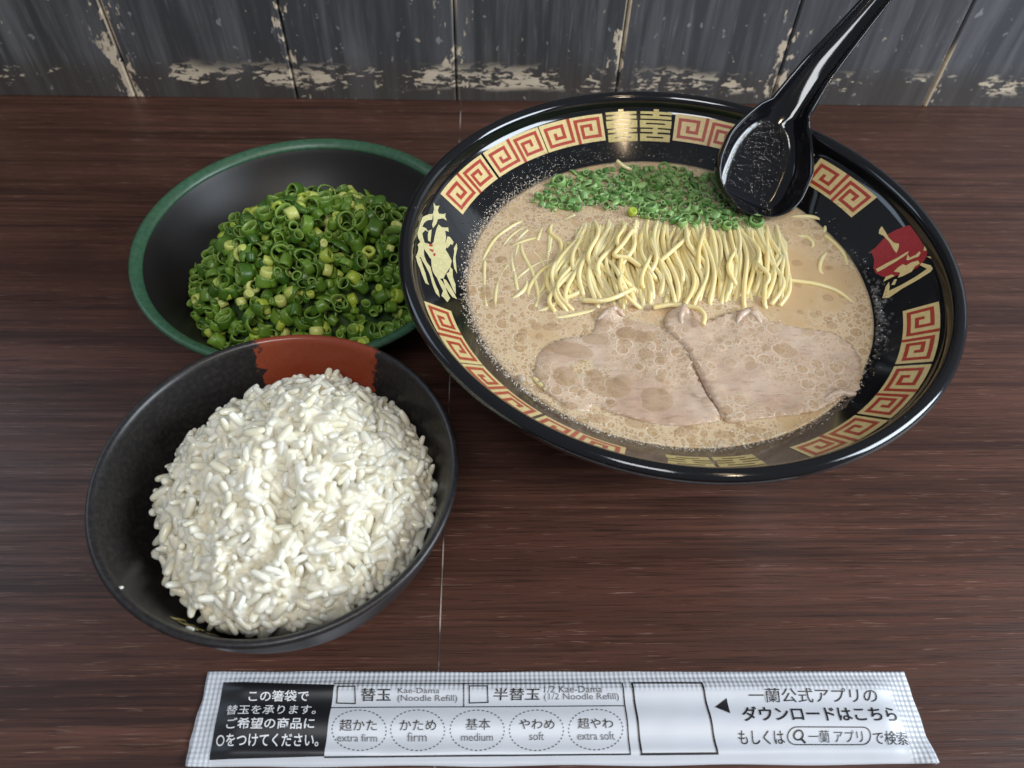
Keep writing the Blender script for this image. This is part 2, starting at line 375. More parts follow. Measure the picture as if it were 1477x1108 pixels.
# boards of the wall
pv = []; pf = []; tone = []
rnd = random.Random(11)
def board(x0, x1, t):
    g = .0005; b = .0009; yf = WALLY; z0, z1 = .0002, .30
    prof = [(x0+g, yf+.012), (x0+g, yf+b), (x0+g+b, yf), (x1-g-b, yf), (x1-g, yf+b), (x1-g, yf+.012)]
    o = len(pv); n = len(prof)
    for z in (z0, z1): pv.extend((x, y, z) for x, y in prof)
    for i in range(n):
        j = (i+1) % n; pf.append((o+i, o+j, o+n+j, o+n+i))
    pf.append(tuple(o+i for i in range(n-1, -1, -1))); pf.append(tuple(o+n+i for i in range(n)))
    tone.extend([t]*2*n)
for k in range(-4, 9):
    x0 = -.2113+.0962*k; board(x0, x0+.0962, rnd.uniform(0, .5)+.06*max(0, k))  # random tone, plus window light painted in: bluer and paler toward the right
v2, f2 = boxv(-.75, .75, WALLY+.0125, WALLY+.03, .0006, .30); o = len(pv); pv += v2; pf += [tuple(i+o for i in q) for q in f2]; tone += [0]*8
wl = obj('plank_wall', pv, pf, MT['wall'], smooth=False)
at_ = wl.data.attributes.new('tone', 'FLOAT', 'POINT'); at_.data.foreach_set('value', tone)
tag(wl, 'worn dark grey board wall with chipped paint behind the table', 'wall', kind='structure')
# ------------------------------------------------------------------ ramen bowl
BC = Vector((.0655, .2045, 0))
CONE_R, CONE_Z, SL = .073, .064, .80            # the straight inner wall of the bowl
def cz(r): return CONE_Z+(r-CONE_R)*SL
prof = [(0, .004), (.030, .004), (.0335, .0005), (.0365, .0005), (.0385, .006), (.046, .012), (.058, .026), (.069, .042), (.079, .056), (.088, .0685), (.0935, .0765),
        (.0955, .0795), (.0961, .0812), (.0959, .0828), (.0949, .0838), (.0935, .0840), (.0923, .0834), (.0914, .0820), (.0909, cz(.0909))]
prof = prof[:4]+smooth_prof(prof[4:], 4)
prof += [(r, cz(r)) for r in (.089, .087, .083, .079, .076)]+smooth_prof([(.073, .064), (.066, .0575), (.055, .043), (.042, .026), (.025, .016), (0, .013)], 4)
bowl = fixn(obj('ramen_bowl', *lathe(prof, 220), MT['bowl'])); bowl.location = BC
tag(bowl, 'large glossy black noodle bowl with red and cream fret pattern inside its rim', 'bowl')
NR, NZ = -SL/math.hypot(1, SL), 1/math.hypot(1, SL)      # inward normal of the wall
def wall_pt(deg, r, off=.00012):
    a = R(deg); rr = r+NR*off; return (rr*math.cos(a), rr*math.sin(a), cz(r)+NZ*off)
def decal(name, polys, m, parent, off=.00012, mx=.0016):
    """polys are lists of (angle in degrees, radius) on the wall"""
    parts = []
    for pl in polys:
        V, Fc = poly([(R(a)*.084, r*1.28) for a, r in pl], mx)
        V = [wall_pt(math.degrees(x/.084), y/1.28, off) for x, y, _ in V]
        parts.append((V, Fc))
    o = obj(name, *merge(parts), m, parent); 
    bm = bmesh.new(); bm.from_mesh(o.data)
    for f in bm.faces:
        c = f.calc_center_median()
        if f.normal.dot(Vector((-c.x, -c.y, .1))) < 0: f.normal_flip()
    bm.to_mesh(o.data); bm.free(); return o
R0, R1 = .0808, .0897
def uvbox(cd_, half, x0, x1, y0, y1, r0=R0, r1=R1):       # x to the viewer's right at the far side, y from rim to centre, both 0..1
    a0 = cd_+half-2*half*x0; a1 = cd_+half-2*half*x1; ra = r1-(r1-r0)*y0; rb = r1-(r1-r0)*y1
    return [(a0, ra), (a1, ra), (a1, rb), (a0, rb)]
def fret(cdeg):
    p = decal('fret_panel', [uvbox(cdeg, 9.35, 0, 1, 0, 1)], MT['cream'], bowl)
    def path(pts, wx=.05, wy=.052):
        out = []
        for (xa, ya), (xb, yb) in zip(pts, pts[1:]):
            out.append((min(xa, xb)-wx*.5, max(xa, xb)+wx*.5, min(ya, yb)-wy*1.05, max(ya, yb)+wy*1.05))
        return out
    A = [(.475, .05), (.475, .84), (.085, .84), (.085, .20), (.355, .20), (.355, .62), (.215, .62), (.215, .47)]
    B = [(1-x, 1-y) for x, y in A]
    B = [(x+.0, y) for x, y in B]
    rects = path([(x-.005, y) for x, y in A])+path([(x+.045 if x > .5 and abs(x-.525) < .01 else x+.01, y) for x, y in B])
    rects = [(max(.012, a), min(.988, b), max(0.0, c), min(1., d)) for a, b, c, d in rects]
    # cut overlaps at corners by a hair of height each
    for k, (a, b, c, d) in enumerate(rects): pass
    parts = []
    sp = decal('fret_spiral', [uvbox(cdeg, 9.35, a, b, c, d) for a, b, c, d in rects[:1]], MT['red'], p, .00022)
    bm = bmesh.new(); bm.from_mesh(sp.data)
    bm.free()
    bpy.data.objects.remove(sp)
    # one clean outline on a grid so the corners never overlap
    xs = sorted({round(q, 4) for r_ in rects for q in r_[:2]}); yy = sorted({round(q, 4) for r_ in rects for q in r_[2:]})
    cells = []
    for i in range(len(xs)-1):
        for j in range(len(yy)-1):
            mx_, my_ = (xs[i]+xs[i+1])/2, (yy[j]+yy[j+1])/2
            if any(a < mx_ < b and c < my_ < d for a, b, c, d in rects): cells.append(uvbox(cdeg, 9.35, xs[i], xs[i+1], yy[j], yy[j+1]))
    decal('fret_spiral', cells, MT['red'], p, .00022)
for c in (149, 129.5, 110.5, 71.5, 51.5, 31, -24, -43.5, -63, -117, -136.5, -155.5): fret(c)
def double_joy(cdeg):
    cells = []
    for ox in (0., .52):
        def b(x0, x1, y0, y1): cells.append(uvbox(cdeg, 9.3, ox+x0*.48, ox+x1*.48, y0, y1, .0800, .0907))
        b(.42, .58, 0, .07); b(.02, .98, .075, .155); b(.40, .60, .155, .205); b(.02, .98, .205, .30)
        b(0, 1, .345, .43); b(0, .20, .43, .475); b(.80, 1, .43, .475); b(0, 1, .475, .575)
        b(.42, .58, .575, .62); b(.02, .98, .62, .71); b(.42, .58, .71, .765); b(0, 1, .765, .85); b(0, .22, .85, .895); b(.78, 1, .85, .895); b(0, 1, .895, .995)
    decal('joy_emblem', cells, MT['gold'], bowl)
double_joy(91); double_joy(-90)
def on_wall(px, py):                    # where the line of sight meets the inner wall cone, as (degrees, radius)
    d = CR*((px-PW/2)/F) - CU*((py-PH/2)/F) + _fw; best = None; prev = None
    for i in range(900):
        z = .0870-.00004*i; p = Vector((0, 0, CAMH))+d*((z-CAMH)/d.z)-BC
        s_ = math.hypot(p.x, p.y)-(CONE_R+(z-CONE_Z)/SL)
        if prev is not None and prev < 0 <= s_: best = (math.degrees(math.atan2(p.y, p.x)), math.hypot(p.x, p.y))
        prev = s_
    return best
def traced(polys, ox, oy, k, wrap=False):
    out = []
    for pl in polys:
        q = [on_wall(ox+x/k, oy+y/k) for x, y in pl]; q = [(a+360 if wrap and a < 0 else a, r) for a, r in q if True]
        out.append(q)
    return out
DR = [[(290,300),(315,322),(350,326),(366,322),(372,358),(342,350),(350,400),(345,440),(360,470),(345,500),(370,540),(395,590),(385,640),(350,690),(330,730),(300,735),(270,720),(245,680),(235,640),(230,560),(215,520),(225,470),(250,440),(262,380),(275,330)],
 [(245,215),(215,218),(180,232),(150,250),(124,290),(132,330),(116,355),(128,410),(150,452),(182,458),(165,400),(160,370),(185,345),(208,362),(190,330),(160,318),(175,288),(200,268),(240,262)],
 [(250,125),(268,152),(297,150),(284,185),(292,213),(332,218),(346,208),(343,238),(356,270),(325,252),(285,258),(272,296),(245,330),(238,300),(250,260),(245,215),(254,180)],
 [(122,462),(145,440),(205,452),(240,470),(228,500),(222,520),(236,560),(225,575),(205,540),(172,495),(175,550),(190,590),(215,640),(237,700),(215,690),(185,630),(160,590),(148,560),(120,580),(106,562),(124,520),(130,490)],
 [(112,572),(145,570),(160,620),(185,690),(200,750),(214,784),(185,768),(165,720),(140,650),(120,605)],
 [(195,600),(225,640),(245,720),(270,790),(290,830),(300,884),(268,850),(245,790),(225,720),(205,660)],
 [(272,715),(300,733),(322,760),(345,800),(362,850),(382,888),(360,922),(335,890),(312,870),(326,830),(300,780)],
 [(325,730),(350,745),(380,790),(410,840),(438,898),(400,880),(370,840),(340,790)],
 [(352,692),(372,682),(384,640),(402,660),(404,720),(425,780),(428,858),(405,820),(380,760),(362,720)],
 [(435,450),(440,490),(425,560),(430,620),(438,694),(415,650),(405,590),(415,520),(412,490)],
 [(362,395),(380,400),(410,440),(400,465),(385,455),(378,470),(360,490),(350,470),(350,430)],
 [(210,350),(235,340),(230,390),(225,440),(206,430),(204,390)]]
dg = decal('dragon_emblem', traced(DR, 580, 270, 5.54, True), MT['palegold'], bowl)
decal('red_eye', traced([[(215,455),(245,462),(238,478),(215,474)], [(214,495),(250,503),(246,522),(224,512)], [(245,535),(265,528),(262,556),(250,552)]], 580, 270, 5.54, True), MT['red'], dg, .0002)
LG = [(250,430),(285,520),(275,600),(300,655),(370,690),(450,700),(560,660),(700,610),(760,560),(800,500),(830,400),(800,300),(775,240),(745,180),(700,165),(600,182),(500,222),(420,265),(340,350),(290,405)]
lg = decal('crest_disc', traced([LG], 1220, 300, 6.92), MT['shaded_red'], bowl)  # disc red is deepened: the shadow on this side is put into the colour
decal('crest_lettering', traced([[(360,185),(395,240),(430,300),(480,350),(532,360),(530,400),(505,455),(478,420),(440,350),(380,285),(330,260),(335,220)],
 [(300,615),(400,560),(500,510),(600,450),(630,435),(620,462),(500,540),(400,600),(320,645)],
 [(365,905),(400,790),(432,742),(440,790),(432,832),(560,770),(700,690),(812,612),(740,575),(755,552),(850,578),(870,610),(850,640),(700,735),(560,812),(430,902)],
 [(480,640),(520,600),(570,565),(600,580),(660,545),(722,530),(740,560),(690,590),(660,640),(560,690),(520,700),(545,650)],
 [(375,742),(400,690),(460,668),(490,682),(430,712)], [(455,772),(485,718),(512,716),(490,772)],
 [(605,522),(618,468),(640,500),(700,472),(735,438),(748,450),(730,488),(680,505),(625,528)],
 [(776,430),(792,355),(850,352),(910,333),(918,365),(872,392),(920,432),(960,458),(1020,452),(1040,472),(990,502),(1005,545),(970,552),(945,522),(870,520),(805,490),(860,488),(930,482),(890,432),(840,402),(800,432)]], 1220, 300, 6.92), MT['cream'], lg, .00022)
rnd = random.Random(21); parts = []
for _ in range(1000):                    # wet beads clinging to the far wall
    a = rnd.gauss(112, 24) if rnd.random() < .7 else rnd.uniform(20, 160); r = .0745+abs(rnd.gauss(0, .0032))
    if r > .088 or not 10 < a < 175: continue
    s_ = rnd.uniform(.00012, .00042)*(1 if rnd.random() < .9 else 1.5); V, Fc = ball((0, 0, 0), s_, 8, 5, .8); c = wall_pt(a, r, 0)
    parts.append(([(v[0]+c[0], v[1]+c[1], v[2]+c[2]) for v in V], Fc))
tag(obj('wet_beads', *merge(parts), MT['drop'], bowl), kind='stuff')
# ------------------------------------------------------------------ broth
ZB = .064
bv, bf = lathe([(r, ZB+.0004*max(0, (r-.066)/.0072)**2) for r in np.linspace(.0732, .002, 60)]+[(0, ZB)], 200)
def swell(x, y): return .00025*noise.noise((x*60, y*60, 3))+.00012*noise.noise((x*170, y*170, 7))
bv = [(x, y, z+swell(x, y)) for x, y, z in bv]
k = len(bv); n = 200; bv += [(.0725*math.cos(2*math.pi*i/n), .0725*math.sin(2*math.pi*i/n), .0628) for i in range(n)]+[(0, 0, .055)]
bf += [(k+i, k+(i+1) % n, (i+1) % n, i) for i in range(n)]+[(k+n, k+(i+1) % n, k+i) for i in range(n)]
broth = fixn(obj('ramen_broth', bv, bf, MT['broth'])); broth.location = BC
tag(broth, 'cloudy tan pork broth with oil bubbles filling the large black bowl', 'broth')
rnd = random.Random(5)
def lens(c, rx, ry, h, rot, n=20):
    V = []; Fc = []; rows = 5
    for j in range(rows):
        q = 1-j/rows; zz = h*(1-q*q)
        for i in range(n):
            a = 2*math.pi*i/n; x = rx*q*math.cos(a); y = ry*q*math.sin(a)*(1+.12*math.sin(a+rot))
            V.append((c[0]+x*math.cos(rot)-y*math.sin(rot), c[1]+x*math.sin(rot)+y*math.cos(rot), c[2]+zz))
    V.append((c[0], c[1], c[2]+h)); t = len(V)-1
    for j in range(rows-1):
        for i in range(n): Fc.append((j*n+i, j*n+(i+1) % n, (j+1)*n+(i+1) % n, (j+1)*n+i))
    Fc += [((rows-1)*n+i, (rows-1)*n+(i+1) % n, t) for i in range(n)]
    return V, Fc
DROPS = [(822,505,32,11),(860,490,18,8),(815,545,17,14),(858,542,11,8),(903,480,13,9),(930,487,9,8),(902,482,13,12),(882,560,34,13),(900,550,12,8),(946,578,22,15),(925,610,20,9),(932,511,10,8),(938,486,9,8),
 (1122,505,30,19),(1083,530,24,14),(1145,540,11,8),(1170,498,9,8),(1172,515,9,7),(1065,557,9,8),(1000,515,5,5),(870,465,9,7),(922,486,11,9),(1105,590,16,8),(955,519,7,6),(905,465,8,6),(797,472,14,6),(774,471,8,6),
 (755,480,7,5),(790,505,9,5),(1010,498,6,5),(1040,480,6,5),(1090,478,8,5),(1060,505,7,5),(1160,560,10,6),(1190,545,8,6),(700,420,8,10),(712,440,7,9),(705,395,7,8),(725,375,8,7),(1130,345,9,6),(1165,350,10,7),(1150,380,9,6),(1195,430,8,6),(1180,330,10,6),(1175,455,7,5),(1200,470,8,6),(820,585,12,5),(860,605,16,6),(990,622,18,6),(1045,628,14,5),(1090,622,14,5)]
spots = [(x, y, a, b) for x, y, a, b in DROPS]
while len(spots) < 100:
    x = rnd.uniform(690, 1240); y = rnd.uniform(380, 620)
    if 760 < x < 1150 and y < 455: continue
    p = at(x, y, ZB)-BC
    if math.hypot(p.x, p.y) > .068: continue
    s_ = rnd.uniform(3.5, 7); spots.append((x, y, s_, s_*.75))
def pork_z(x, y):
    return ZB+.00050+.0009*noise.noise((x*75, y*75, 1.3))+.0004*noise.noise((x*210, y*210, 4))
def in_poly(p, pl):
    c = False; n = len(pl)
    for i in range(n):
        a, b = pl[i], pl[i-1]
        if (a[1] > p[1]) != (b[1] > p[1]) and p[0] < (b[0]-a[0])*(p[1]-a[1])/(b[1]-a[1])+a[0]: c = not c
    return c
PK1 = [(767,528),(768,512),(782,497),(805,487),(845,480),(858,466),(866,452),(880,443),(893,446),(903,456),(930,462),(956,470),(990,490),(1004,530),(1016,556),(1034,584),(1040,603),(1000,611),(960,612),(920,603),(884,594),(856,583),(848,594),(822,588),(798,574),(778,555)]
PK2 = [(1004,532),(985,498),(964,480),(958,458),(968,446),(985,441),(1000,448),(1018,462),(1050,452),(1080,446),(1100,452),(1120,466),(1160,472),(1205,482),(1232,500),(1246,532),(1243,556),(1248,572),(1222,568),(1200,582),(1170,594),(1120,600),(1080,605),(1050,607),(1037,590),(1020,560)]
for i, (x, y, a, b) in enumerate(spots):
    z = ZB+.0003; c = at(x, y, z)
    if in_poly((x, y), PK1) or in_poly((x, y), PK2): q = (at(x, y, ZB+.001)-BC).xy; z = max(pork_z(*q), ZB+swell(*q))+.0001; c = at(x, y, z)
    else: z = ZB+swell(*(c-BC).xy)-.00002; c = at(x, y, z)
    c -= BC; dd = .00026
    tag(obj('oil_drop', *lens(c, a*dd, b*dd*1.25, .00045*min(1.6, max(.6, a/12)), rnd.uniform(-.3, .3)), MT['oil'], broth))
parts = []; par2 = []
for _ in range(4200):
    a = rnd.uniform(120, 245) if rnd.random() < .72 else rnd.uniform(245, 330)
    q = abs(rnd.gauss(0, 1)); r = .0738-q*.0016 if rnd.random() < .7 else .0738+abs(rnd.gauss(0, .0011))
    if abs(a-185) < 45: pass
    elif rnd.random() < .35: continue
    z = (ZB+.0002 if r < .073 else cz(r)); s_ = rnd.uniform(.00010, .00036); parts.append(ball((r*math.cos(R(a)), r*math.sin(R(a)), z), s_, 7, 5))
for _ in range(260):
    a = rnd.gauss(-12, 9); r = .0742+abs(rnd.gauss(0, .0016)); s_ = rnd.uniform(.0002, .0008); par2.append(ball((r*math.cos(R(a)), r*math.sin(R(a)), max(ZB, cz(r))), s_, 10, 7))
for _ in range(420):
    p = at(rnd.uniform(690, 1240), rnd.uniform(330, 625), ZB)-BC
    if math.hypot(p.x, p.y) < .072: par2.append(ball((p.x, p.y, ZB+.0002), rnd.uniform(.00015, .00045), 8, 6, .8))
for _ in range(2600):
    x, y = rnd.uniform(760, 1112), rnd.uniform(238, 334); p = at(x, y, ZB+.0012)-BC
    if math.hypot(p.x, p.y) < .0705 and noise.noise((x*.03, y*.05, 3)) > -.1: parts.append(ball((p.x, p.y, ZB+rnd.uniform(.0002, .0022)), rnd.uniform(.00010, .00034), 7, 5))
tag(obj('foam', *merge(parts), MT['foam'], broth), kind='stuff')
tag(obj('bubbles', *merge(par2), MT['clear'], broth), kind='stuff')
c = at(752, 546, ZB+.0008)-BC; obj('large_bubble', *ball(c, .0014, 16, 10, .8), MT['foam'], broth)
# ------------------------------------------------------------------ pork slices
def pork(outline, label, curls, seed):
    pl = [((at(x, y, ZB+.001)-BC).xy) for x, y in outline]
    n = len(pl); sm = []
    for i in range(n):                   # round the outline, then fray it a little
        for t in (0, .33, .66):
            p0, p1, p2, p3 = pl[i-1], pl[i], pl[(i+1) % n], pl[(i+2) % n]
            q = .5*(2*p1+(p2-p0)*t+(2*p0-5*p1+4*p2-p3)*t*t+(3*p1-p0-3*p2+p3)*t**3)
            sm.append((q.x+.0004*noise.noise((q.x*400, q.y*400, seed)), q.y+.0004*noise.noise((q.x*400, q.y*400, seed+9))))
    V, Fc = poly(sm, .0022); cx = sum(p[0] for p in sm)/len(sm); cy = sum(p[1] for p in sm)/len(sm)
    def edge(p):
        return min((Vector(p)-Vector(q)).length for q in sm)
    def zf(x, y):
        z = pork_z(x, y)+(.0006 if seed > 2 else 0); e = edge((x, y)); z -= .0008*max(0, 1-e/.0016)**2
        for (px, py, rad, h) in curls:
            c = (at(px, py, ZB+.001)-BC).xy; d = (Vector((x, y))-c).length; z += h*math.exp(-(d/rad)**2)
        return z
    T = [(x, y, zf(x, y)) for x, y, _ in V]; m = len(T)
    bm = bmesh.new(); vs = [bm.verts.new(v) for v in T]
    for f in Fc: bm.faces.new([vs[i] for i in f])
    bmesh.ops.recalc_face_normals(bm, faces=bm.faces)
    if sum(f.normal.z for f in bm.faces) < 0: bmesh.ops.reverse_faces(bm, faces=bm.faces)
    r = bmesh.ops.extrude_face_region(bm, geom=bm.faces[:]); ev = [g for g in r['geom'] if isinstance(g, bmesh.types.BMVert)]
    for v in vs: v.co.z -= .0016
    bmesh.ops.recalc_face_normals(bm, faces=bm.faces)
    me = bpy.data.meshes.new('pork_slice'); bm.to_mesh(me); bm.free(); me.shade_smooth(); me.materials.append(MT['pork'])
    o = bpy.data.objects.new('pork_slice', me); COL.objects.link(o); o.location = BC
    tag(o, label, 'pork slice', 'pork slices on the broth'); return o
pk1 = pork(PK1, 'pale pork slice lying left of the crease, under big oval oil drops', [(880, 450, .003, .0022), (800, 520, .005, .0004), (855, 588, .002, .0012)], 1.5)
pk2 = pork(PK2, 'pale pork slice lying right of the crease with a curled fatty corner', [(985, 448, .0026, .0028), (1085, 452, .0026, .0024), (1215, 572, .003, .0016), (1240, 560, .003, .001)], 3.5)
def fatty(parent, pts, r0, dz):
    P = [at(x, y, ZB+.0005+d)-BC for (x, y), d in zip(pts, dz)]; P = spline(P, 6); n = len(P)
    rr = [r0*(.35+.65*math.sin(math.pi*(i+.5)/n))*(1+.55*noise.noise((i*.5, pts[0][0], 0))) for i in range(n)]
    obj('fat_edge', *tube(P, rr, 10), MT['fat'], parent)
fatty(pk2, [(1062, 470), (1068, 456), (1080, 450), (1092, 458), (1098, 470)], .0013, [0, .0012, .0014, .0012, 0])
fatty(pk2, [(984, 472), (982, 456), (990, 444), (1002, 444)], .0011, [0, .0010, .0016, .0014])
fatty(pk1, [(862, 462), (876, 450), (888, 446), (900, 456)], .0012, [0, .0012, .0014, .0004])
fatty(pk2, [(1186, 582), (1198, 571), (1215, 567), (1240, 571), (1250, 566)], .0012, [-.0004, .0006, .0008, .0004, 0])
cr = spline([at(1003, 532, ZB+.0026)-BC, at(1012, 552, ZB+.0026)-BC, at(1022, 572, ZB+.0026)-BC, at(1038, 592, ZB+.0024)-BC], 6)
obj('crease', *tube(cr, [.00020*(1-abs(2*i/(len(cr)-1)-1)**2)+.00008 for i in range(len(cr))], 6), m_plain('pork_crease_shade', (.16, .075, .045), .4), pk2)  # dark strip standing in for the shade where the two slices meet
# ------------------------------------------------------------------ noodles
rnd = random.Random(8); NOOD = 'noodle strands folded in the broth'
def noodle(P, rad, label, grp=NOOD):
    c = P[len(P)//2].copy(); c.z = ZB
    rr = [rad]*len(P)
    o = obj('noodle', *tube([p-c for p in P], rr, 8), MT['noodle']); o.location = c
    tag(o, label, 'noodle', grp); return o
def strand(x0, x1, y0, y1, lift, ph, top, amp):
    pts = []; n = 9
    for i in range(n):
        t = i/(n-1); x = x0+(x1-x0)*t+amp*math.sin(ph+t*5.2)+7*noise.noise((x0*.03, t*2.2, 1))
        y = y0+(y1-y0)*t
        z = ZB-.0020+(lift+.0006)*math.sin(math.pi*min(1, max(0, .05+.91*t)))**(.95 if t < .5 else .6)
        if t > .9: z -= .0012
        pts.append(at(x, y, z))
    return spline(pts, 5)
for layer in range(3):
    n = (64, 62, 54)[layer]
    for i in range(n):
        f = (i+rnd.uniform(-.35, .35))/(n-1)
        x1 = 800+335*f+rnd.uniform(-6, 6); x0 = 810+312*f+rnd.uniform(-12, 12)
        y0 = rnd.uniform(302, 338)+(8 if layer == 2 else 0); y1 = rnd.uniform(432, 457)-(34*rnd.random()**2 if layer else 0)
        if f < .12: y0 += 40*rnd.random()
        lift = (.0015, .0025, .0037)[layer]*rnd.uniform(.85, 1.12)
        P = strand(x0, x1, y0, y1, lift, rnd.uniform(0, 2.4)+f*5, 0, rnd.uniform(3, 10)*(1.7 if f < .35 else 1.))
        noodle(P, rnd.uniform(.00072, .00096), ('pale yellow noodle strand lying low in the folded bundle', 'pale yellow noodle strand in the middle of the folded bundle', 'pale yellow noodle strand on top of the folded bundle')[layer])
for i in range(16):
    f = rnd.random(); x0 = 805+325*f; x1 = x0+rnd.uniform(-45, 45); ya = rnd.uniform(318, 372); yb = ya+rnd.uniform(50, 85)
    noodle(strand(x0, min(1132, max(798, x1)), ya, min(yb, 448), .0056*rnd.uniform(.92, 1.08), rnd.uniform(0, 6), 0, rnd.uniform(4, 11)), rnd.uniform(.00076, .00094), 'pale yellow noodle strand slanting across the top of the folded bundle')
LOOPS = [
 ([(690,398),(700,368),(718,342),(748,322),(765,322)], [-1,.2,.5,.2,-1], 'faint noodle curving up along the far left edge of the broth'),
 ([(728,438),(745,428),(758,415),(762,396)], [-1,.4,.4,-1], 'short noodle piece surfacing at the left among the foam'),
 ([(760,335),(752,360),(768,395),(776,430),(770,452)], [-1,.2,.3,.2,-1], 'wavy noodle half sunk in the foam left of the bundle'),
 ([(800,318),(793,335),(808,350),(806,375),(780,392),(762,420),(768,450)], [-.6,.8,.9,.6,.5,.3,-1], 'noodle looping in an S at the upper left of the bundle'),
 ([(818,350),(836,362),(834,392),(808,410),(792,432),(800,450)], [-.5,1.6,2,1.6,1.4,0], 'hooked noodle bending round the left end of the bundle'),
 ([(822,312),(840,345),(822,372),(838,392)], [-1,.6,.6,-1], 'thin noodle sinking beside the left loops'),
 ([(762,455),(790,445),(812,432),(838,420),(850,402)], [-1,.6,1.0,1.4,.4], 'long noodle slanting out of the lower left of the bundle'),
 ([(780,462),(812,458),(842,452),(866,446)], [-1,.3,.5,-.6], 'noodle lying flat in front of the bundle by the pork'),
 ([(840,433),(868,434),(890,428),(912,417)], [3.2,4.6,4.8,3.4], 'bright noodle end crossing the front of the bundle'),
 ([(924,385),(905,372),(886,368),(900,350),(912,332)], [3.6,4.9,5.2,5.0,3.6], 'curled noodle crossing over the top of the bundle'),
 ([(942,444),(966,440),(990,442),(1008,446),(1016,456),(1014,468)], [1.4,2.4,3.4,4.0,3.8,3.4], 'noodle end resting on the right pork slice'),
 ([(1128,318),(1150,313),(1174,314),(1190,324),(1188,337)], [-1,.6,1.4,1.3,.2], 'noodle arching out at the right below the spoon'),
 ([(1190,340),(1204,352),(1216,366),(1222,384)], [.9,1.0,.95,.2], 'noodle running along the right edge of the broth'),
 ([(1200,362),(1186,372),(1182,392),(1196,402)], [-1,.4,.4,-1], 'small curved noodle right of the bundle'),
 ([(1118,402),(1148,406),(1180,411),(1208,421),(1232,440)], [1.2,1.2,1.1,1.0,-.2], 'noodle stretching right across the oily broth'),
 ([(1098,330),(1120,360),(1136,392),(1138,420),(1124,442)], [-.6,1.4,1.8,1.6,0], 'rightmost noodle bowing round the bundle'),
 ([(1085,330),(1108,372),(1130,408),(1112,440)], [-.4,2.2,2.4,.4], 'noodle curving at the lower right of the bundle'),
 ([(1135,345),(1160,342),(1172,352),(1166,368)], [-1,.35,.35,-1], 'faint noodle curl right of the bundle near the spoon'),
 ([(770,545),(784,560),(798,572)], [.6,1.0,.2], 'noodle tip at the lower left beside the pork edge'),
 ([(890,232),(900,240),(912,246)], [4.6,3.4,1.0], 'pale sprout stub standing among the scallions at the back')]
for i in range(15):
    x, y = (rnd.uniform(695, 800), rnd.uniform(325, 455)) if i < 17 else (rnd.uniform(1130, 1215), rnd.uniform(335, 450)); a = rnd.uniform(1.0, 1.9); q = []; bend_ = rnd.uniform(-.28, .28)
    for j in range(6):
        q.append((x, y)); x += 15*math.cos(a); y -= 13*math.sin(a); a += bend_
    if any(math.hypot(*(at(*c_, ZB)-BC).xy) > .069 for c_ in q): continue
    P = spline([at(*c_, ZB-.00066+.00016*math.sin(j*1.3+i)) for j, c_ in enumerate(q)], 7)
    noodle(P, .00086, 'faint noodle just breaking the broth surface '+('left of the bundle' if i < 17 else 'right of the bundle'))
for pts, dz, lab in LOOPS:
    P = spline([at(x, y, ZB+(d*.85-(.75 if max(dz) < 1.5 else 0))*.001) for (x, y), d in zip(pts, dz)], 7)
    noodle(P, .00090 if len(pts) > 3 else .0008, lab, NOOD)
# ------------------------------------------------------------------ scallions
def ring(r, h, th, sq, n=14, bend=0., seed=0, cut=0):
    V = []; pale = []; Fc = []
    rows = [(r, -h/2), (r*1.03, -h/4), (r*1.04, 0), (r*1.03, h/4), (r, h/2), (r-th*.5, h/2+th*.15), (r-th, h/2), (r-th, 0), (r-th, -h/2), (r-th*.5, -h/2-th*.15)]
    for k, (q, z) in enumerate(rows):
        for i in range(n):
            a = 2*math.pi*i/n; ww = 1+.10*noise.noise((math.cos(a)*1.3, math.sin(a)*1.3, seed))
            x = q*math.cos(a)*ww; y = q*sq*math.sin(a)*ww; zz = z*(1+cut*math.cos(a)) + bend*x*x/r
            V.append((x, y, zz)); pale.append(1. if k >= 5 else 0.)
    m = len(rows)
    for k in range(m):
        for i in range(n):
            a = k*n+i; b = k*n+(i+1) % n; c_ = ((k+1) % m)*n+(i+1) % n; d = ((k+1) % m)*n+i; Fc.append((a, b, c_, d))
    return V, Fc, pale
def stub(r, h, n=12, seed=0):
    V = []; Fc = []; rows = [(r*.8, -h/2), (r, -h/2+r*.15), (r*1.02, 0), (r, h/2-r*.15), (r*.85, h/2), (r*.45, h/2-r*.12)]
    for q, z in rows:
        for i in range(n):
            a = 2*math.pi*i/n; V.append((q*math.cos(a)*(1+.1*noise.noise((math.cos(a), math.sin(a), seed))), q*math.sin(a)*.9, z))
    V += [(0, 0, -h/2), (0, 0, h/2-r*.35)]
    for k in range(len(rows)-1):
        for i in range(n): Fc.append((k*n+i, k*n+(i+1) % n, (k+1)*n+(i+1) % n, (k+1)*n+i))
    t = len(V)
    for i in range(n): Fc.append((t-2, (i+1) % n, i)); q = (len(rows)-1)*n; Fc.append((t-1, q+i, q+(i+1) % n))
    return V, Fc, [.5]*len(V)
def sliver(l, wd, h, n=10, seed=0):               # a ring cut open, lying as a curved strip
    V = []; Fc = []
    for i in range(n):
        t = i/(n-1); a = -1.1+2.2*t; x = l*.6*math.sin(a); z = l*.35*(math.cos(a)-.6); q = wd*(.4+.6*math.sin(math.pi*min(.98, max(.04, t))))
        for (dy, dz) in ((-q, 0), (q, 0), (q, h), (-q, h)): V.append((x, dy+.0006*noise.noise((t*3, seed, 0)), z+dz))
    for i in range(n-1):
        for k in range(4): a = i*4+k; b = i*4+(k+1) % 4; Fc.append((a, b, b+4, a+4))
    Fc += [(3, 2, 1, 0), tuple((n-1)*4+k for k in range(4))]
    return V, Fc, [1. if i % 4 < 2 else 0. for i in range(len(V))]
rnd = random.Random(4)
